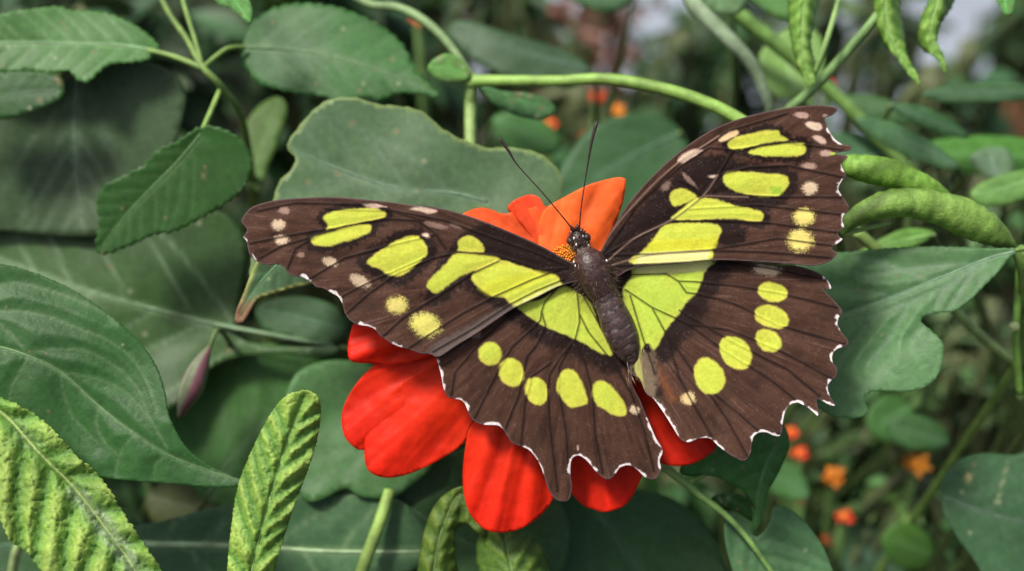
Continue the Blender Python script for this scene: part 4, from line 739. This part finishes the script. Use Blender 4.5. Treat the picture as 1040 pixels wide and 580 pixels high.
# ------------------------------------------------------------------ far shrubs: stems with many modelled leaves
def leaf_template():
    V = []; F = []
    prof = [(0, .02), (.15, .55), (.35, .95), (.55, 1), (.75, .7), (.92, .28), (1, .01)]
    for u, wd in prof:
        for s_ in (-1, -.5, 0, .5, 1): V.append((s_*wd*.25, u, .10*abs(s_)*wd-.22*u*u))
    for i in range(len(prof)-1):
        for k in range(4): F.append((i*5+k, i*5+k+1, (i+1)*5+k+1, (i+1)*5+k))
    return np.array(V), np.array(F)
TV, TF = leaf_template()
def leaf_cloud(P, D, N, S, cols):
    """place leaves: P base, D direction, N up normal, S length"""
    D = D/np.linalg.norm(D, axis=1)[:, None]; X = np.cross(D, N); X /= np.linalg.norm(X, axis=1)[:, None]+1e-9; N = np.cross(X, D)
    V = P[:, None]+S[:, None, None]*(TV[None, :, 0, None]*X[:, None]+TV[None, :, 1, None]*D[:, None]+TV[None, :, 2, None]*N[:, None])
    n = len(P); F = (TF[None]+(np.arange(n)*len(TV))[:, None, None]).reshape(-1, 4); c = np.repeat(cols, len(TV), 0)
    mv = np.tile(np.abs(TV[:, 0]) < .01, n); c[mv] = c[mv]*1.35+.01
    return V.reshape(-1, 3), F, c
def shrub(label, px, py, z, rad, nt, nl, ls, colr, seed, name='leafy_shrub', base_xy=None, var=.35, ry=.8, wood=(.10, .12, .05)):
    r_ = np.random.RandomState(seed); c = W(px, py, z); c[2] = max(c[2], .12); bx = c[:2]+r_.uniform(-.03, .03, 2); base = np.array([bx[0], bx[1], 0.])
    o = thing(name, label, 'shrub', base)
    parts = []; P = []; D = []; Nn = []; S = []; CC = []
    top = c+np.array([0, 0, rad*.3]); mid_ = (base+c)/2+r_.uniform(-.02, .02, 3)
    main = smooth([base, mid_, c, top], 6); V, F = tube_w(main, np.linspace(.006, .0025, len(main)), 6); parts.append((V, F))
    for i in range(nt):
        d = r_.normal(0, 1, 3); d /= np.linalg.norm(d); e = c+d*rad*np.array([1, ry, 1])*r_.uniform(.6, 1)
        if e[2] < .02: e[2] = .02+r_.rand()*.05
        k = r_.randint(len(main)//3, len(main)-1); s0 = main[k]; m_ = (s0+e)/2+np.array([0, 0, .15*rad]); tw = smooth([s0, m_, e], 8)
        V, F = tube_w(tw, np.linspace(.0018, .0008, len(tw)), 4); parts.append((V, F))
        for j in range(nl):
            f = r_.uniform(.25, 1); q = tw[min(int(f*(len(tw)-1)), len(tw)-1)]
            dd = (tw[-1]-tw[0]); dd = dd/np.linalg.norm(dd)+r_.normal(0, .75, 3); dd[2] -= .2
            nn = np.array([0, -.35, 1])+r_.normal(0, .4, 3)
            P.append(q); D.append(dd); Nn.append(nn); S.append(ls*r_.uniform(.4, 1.3)); CC.append(np.array(colr)*(1+var*r_.normal())*np.array([r_.uniform(.8, 1.3), 1, r_.uniform(.8, 1.3)]))
    V, F, _ = join(parts); mesh('stem', V, F, M_stem, o, np.array(wood))
    V, F, c_ = leaf_cloud(np.array(P), np.array(D), np.array(Nn), np.array(S), np.clip(np.array(CC), .005, .6)); V[:, 2] = np.maximum(V[:, 2], .008)
    mesh('foliage', V, F, M_far, o, c_)
    return o
SH = [   # label, picture x, y, depth, crown radius and leaf length (in picture units at that depth), twigs, leaves per twig, colour
 ('dense dark green shrub filling the gaps behind the upper left leaves', 90, 130, -900, 170, 46, 9, 62, (.030,.07,.024)),
 ('dark shrub behind the lower left leaves', 110, 480, -900, 160, 42, 9, 60, (.030,.07,.022)),
 ('dark shrub behind the centre top leaves above the left wing', 330, 70, -1000, 140, 44, 8, 55, (.03,.075,.025)),
 ('dark shrub under the flower behind the bottom petals', 430, 520, -900, 150, 44, 9, 55, (.032,.085,.026)),
 ('small leaved green shrub behind the antennae and vine', 590, 180, -1200, 120, 46, 8, 36, (.045,.11,.032)),
 ('loose shrub behind the bottom centre below the wing tails', 680, 560, -1000, 120, 44, 8, 42, (.045,.12,.032)),
 ('small leaved shrub in the right background around the orange blossoms', 850, 500, -1700, 150, 70, 10, 32, (.05,.12,.038)),
 ('shrub behind the dark round leaf in the lower right corner', 1010, 450, -1600, 130, 60, 10, 30, (.05,.12,.038)),
 ('green shrub behind the rolled leaves and large right leaf', 980, 260, -1300, 95, 44, 8, 38, (.06,.14,.042)),
 ('open twiggy shrub against the pale path at the top centre', 600, 70, -2300, 105, 30, 8, 26, (.04,.10,.03)),
 ('small leaved open shrub right of the arching vine against the pale path', 735, 75, -2000, 95, 46, 9, 28, (.045,.11,.03)),
 ('sparse shrub against the pale path near the top right hanging leaves', 880, 20, -2600, 70, 10, 6, 30, (.045,.11,.035)),
 ('airy shrub in the top right corner in front of the brown post', 1030, 40, -2200, 60, 20, 7, 30, (.04,.09,.03)),
 ('tall dark shrub far behind the top centre leaves', 430, 60, -2700, 170, 80, 10, 34, (.03,.065,.022)),
 ('tall dark shrub far behind the upper left corner', 120, 60, -2700, 200, 80, 10, 36, (.028,.06,.021)),
 ('low wide shrub far behind the left wing', 300, 300, -2500, 190, 80, 10, 36, (.03,.065,.023)),
 ('low wide shrub far behind the flower', 600, 360, -2600, 190, 90, 10, 34, (.035,.075,.025)),
 ('low wide shrub far behind the right wing', 850, 330, -2600, 170, 80, 10, 34, (.04,.09,.03)),
 ('bright leaved bushy plant just behind the orange blossoms at the lower right', 890, 440, -800, 90, 70, 9, 24, (.085,.17,.045)),
 ('low bright plant between the rounded leaf and the dark corner leaf', 905, 560, -700, 85, 62, 9, 24, (.08,.18,.045)),
 ('fine leaved plant under the lobe of the large right leaf', 985, 395, -900, 80, 60, 9, 22, (.08,.15,.05)),
 ('slender leaved bush against the pale path right of the hanging leaves', 965, 120, -1500, 50, 14, 6, 40, (.04,.10,.035)),
 ('small airy plant above the right forewing tip in front of the pale path', 825, 60, -1500, 50, 16, 6, 34, (.05,.12,.04)),
 ('fine bush between the antennae tips and the right forewing edge', 690, 110, -1500, 80, 36, 8, 32, (.05,.11,.04)),
 ('pale leaved tangle behind the upper rolled leaf', 930, 170, -900, 70, 36, 7, 30, (.065,.14,.05)),
 ('fine dark twiggy plant above the arching vine at the top centre', 520, 50, -1200, 75, 36, 7, 26, (.035,.08,.028)),
 ('fine bush low behind the rounded leaf below the right wing', 790, 540, -900, 70, 40, 7, 28, (.05,.12,.035)),
 ('thin dark leaved bush breaking up the pale gap right of the hanging leaves', 900, 60, -1900, 85, 24, 7, 26, (.03,.07,.026)),
 ('low shrub behind the lower right corner leaves', 960, 560, -2200, 150, 70, 10, 32, (.04,.09,.03)),
]
for i, s_ in enumerate(SH):
    lab, px, py, z, rp, nt_, nl_, lp, c_ = s_; k = U*(DPX-z)/DPX
    shrub(lab, px, py, z, rp*k, nt_, nl_, lp*k, c_, 400+i, ry=.5)
# dried flower stalks, pinkish brown, behind the antennae
for i, (px, py, z, n, lab) in enumerate([(545,8,-1300,16,'dried pinkish brown seed head cluster at the top edge above the vine'),(620,30,-1500,26,'dry brown upright seed stalk left of the pale gap, top centre'),(515,75,-1700,22,'dry brown seed stalk behind the joint of the arching vine'),(565,105,-1500,12,'faded brown seed head below the arching vine')]):
    c = W(px, py, z); b = np.array([c[0], c[1]+.02, 0.]); o = thing('dry_seed_stalk', lab, 'dried plant', b, 'dried seed stalks behind the vine'); r_ = np.random.RandomState(500+i)
    ln = smooth([b, (b+c)/2+np.array([.01, 0, 0]), c+np.array([0, 0, .02])], 8); V, F = tube_w(ln, .0018, 5); mesh('stem', V, F, M_wood, o, np.array([.2, .12, .08]))
    P = c+r_.normal(0, 1, (n*3, 3))*np.array([.007, .007, .022 if i in (1, 2) else .008]); D = r_.normal(0, 1, (n*3, 3)); Nn = r_.normal(0, 1, (n*3, 3)); cols = np.array([.30, .16, .125])*r_.uniform(.5, 1.2, (n*3, 1))
    V, F, c_ = leaf_cloud(P, D, Nn, np.full(n*3, .008), cols); mesh('seed_head', V, F, M_far, o, c_)
# far blossoms
def blossom(label, px, py, z, r, colr, seed):
    r_ = np.random.RandomState(seed); c = W(px, py, z); b = np.array([c[0]+r_.uniform(-.02, .02), c[1]+.03, 0.]); o = thing('small_blossom', label, 'flower', b, 'small blossoms in the background')
    rr = r*U*(DPX-z)/DPX; n = np.array([r_.uniform(-.6, .6), -.35, .8]); n /= np.linalg.norm(n); a = np.array([1., 0, 0]); e = np.cross(n, a)
    P = []; D = []; Nn = []
    for k in range(13): th = 2*math.pi*k/13; d = math.cos(th)*a+math.sin(th)*e+n*(.25+.25*(k % 2)); P.append(c-n*rr*.15); D.append(d); Nn.append(n-.3*d)
    V, F, cc = leaf_cloud(np.array(P), np.array(D), np.array(Nn), rr*r_.uniform(.7, 1.35, 13), np.tile(np.array(colr), (13, 1))*r_.uniform(.8, 1.15, (13, 1))); mesh('petals', V, F, M_far, o, np.clip(cc, 0, 1))
    V, F = tube_w(np.array([c-n*rr*.1, c+n*rr*.18, c+n*rr*.3]), np.array([.32, .38, .2])*rr, 10); mesh('disc', V, F, M_disc, o, np.array([.8, .3, .03]))
    ln = smooth([b, (b+c)/2+np.array([.01, .01, 0]), c-n*rr*.2], 8); V, F = tube_w(ln, .0012, 5); mesh('stem', V, F, M_stem, o, np.array([.1, .18, .05]))
REDF = (.75, .06, .02); ORF = (.75, .24, .02)
for i, (px, py, z, r, c, lab) in enumerate([
 (558,125,-700,8,REDF,'small blurred red blossom left of the right antenna tip'),(607,98,-750,8,REDF,'small red blossom just below the arching vine, above the antennae'),(627,112,-750,8,ORF,'small orange blossom right of the right antenna tip'),
 (596,141,-1000,6,(.5,.08,.03),'faint red blossom between the antennae'),(424,20,-700,7,(.6,.12,.05),'tiny red blossom on the curved stem at the top, left of centre'),(826,77,-800,8,REDF,'bright red blossom behind the slanting branch, top right'),(842,86,-850,6,REDF,'smaller pinkish red blossom beside the bright one, top right'),
 (803,438,-600,8,REDF,'red blossom just right of the right hind wing bottom edge'),(812,460,-600,8,REDF,'red orange blossom under the topmost one, right of the wing'),(846,484,-560,11,ORF,'large orange blossom in the lower right background'),(930,470,-560,13,(.55,.2,.01),'brownish orange round blossom below the large right leaf'),
 (857,524,-540,9,REDF,'red blossom low down below the large orange one'),(815,505,-560,6,(.5,.1,.03),'tiny dim red blossom beside the rounded leaf'),(291,553,-230,9,REDF,'small red bloom peeking behind the upright crinkled leaf'),(838,548,-560,6,(.5,.08,.03),'tiny faint red blossom at the lower right of the rounded leaf'),
 (930,193,-500,7,(.5,.2,.03),'small orange blossom above the lower rolled leaf'),(150,482,-330,5,(.5,.08,.03),'tiny red speck of a blossom under the sharp left leaf')]):
    blossom(lab, px, py, z, r, c, 600+i)
# low leafy ground cover nobody could count
r_ = np.random.RandomState(9); n = 5200
X = r_.uniform(-1.6, 2.2, n); Y = r_.uniform(.15, 3.6, n); keep = ~((X > -.15) & (Y > 1.3)); X, Y = X[keep], Y[keep]; n = len(X)
P = np.c_[X, Y, r_.uniform(.005, .09, n)]; D = r_.normal(0, 1, (n, 3)); D[:, 2] = np.abs(D[:, 2])*.4+.1; Nn = np.c_[r_.normal(0, .4, (n, 2)), np.ones(n)]
V, F, c_ = leaf_cloud(P, D, Nn, r_.uniform(.04, .09, n), np.array([.035, .08, .028])*r_.uniform(.5, 1.5, (n, 1)))
o = mesh('ground_cover', V, F, M_far, None, c_); o['kind'] = 'stuff'; tag(o, 'low green leafy ground cover under the shrubs', 'ground cover')
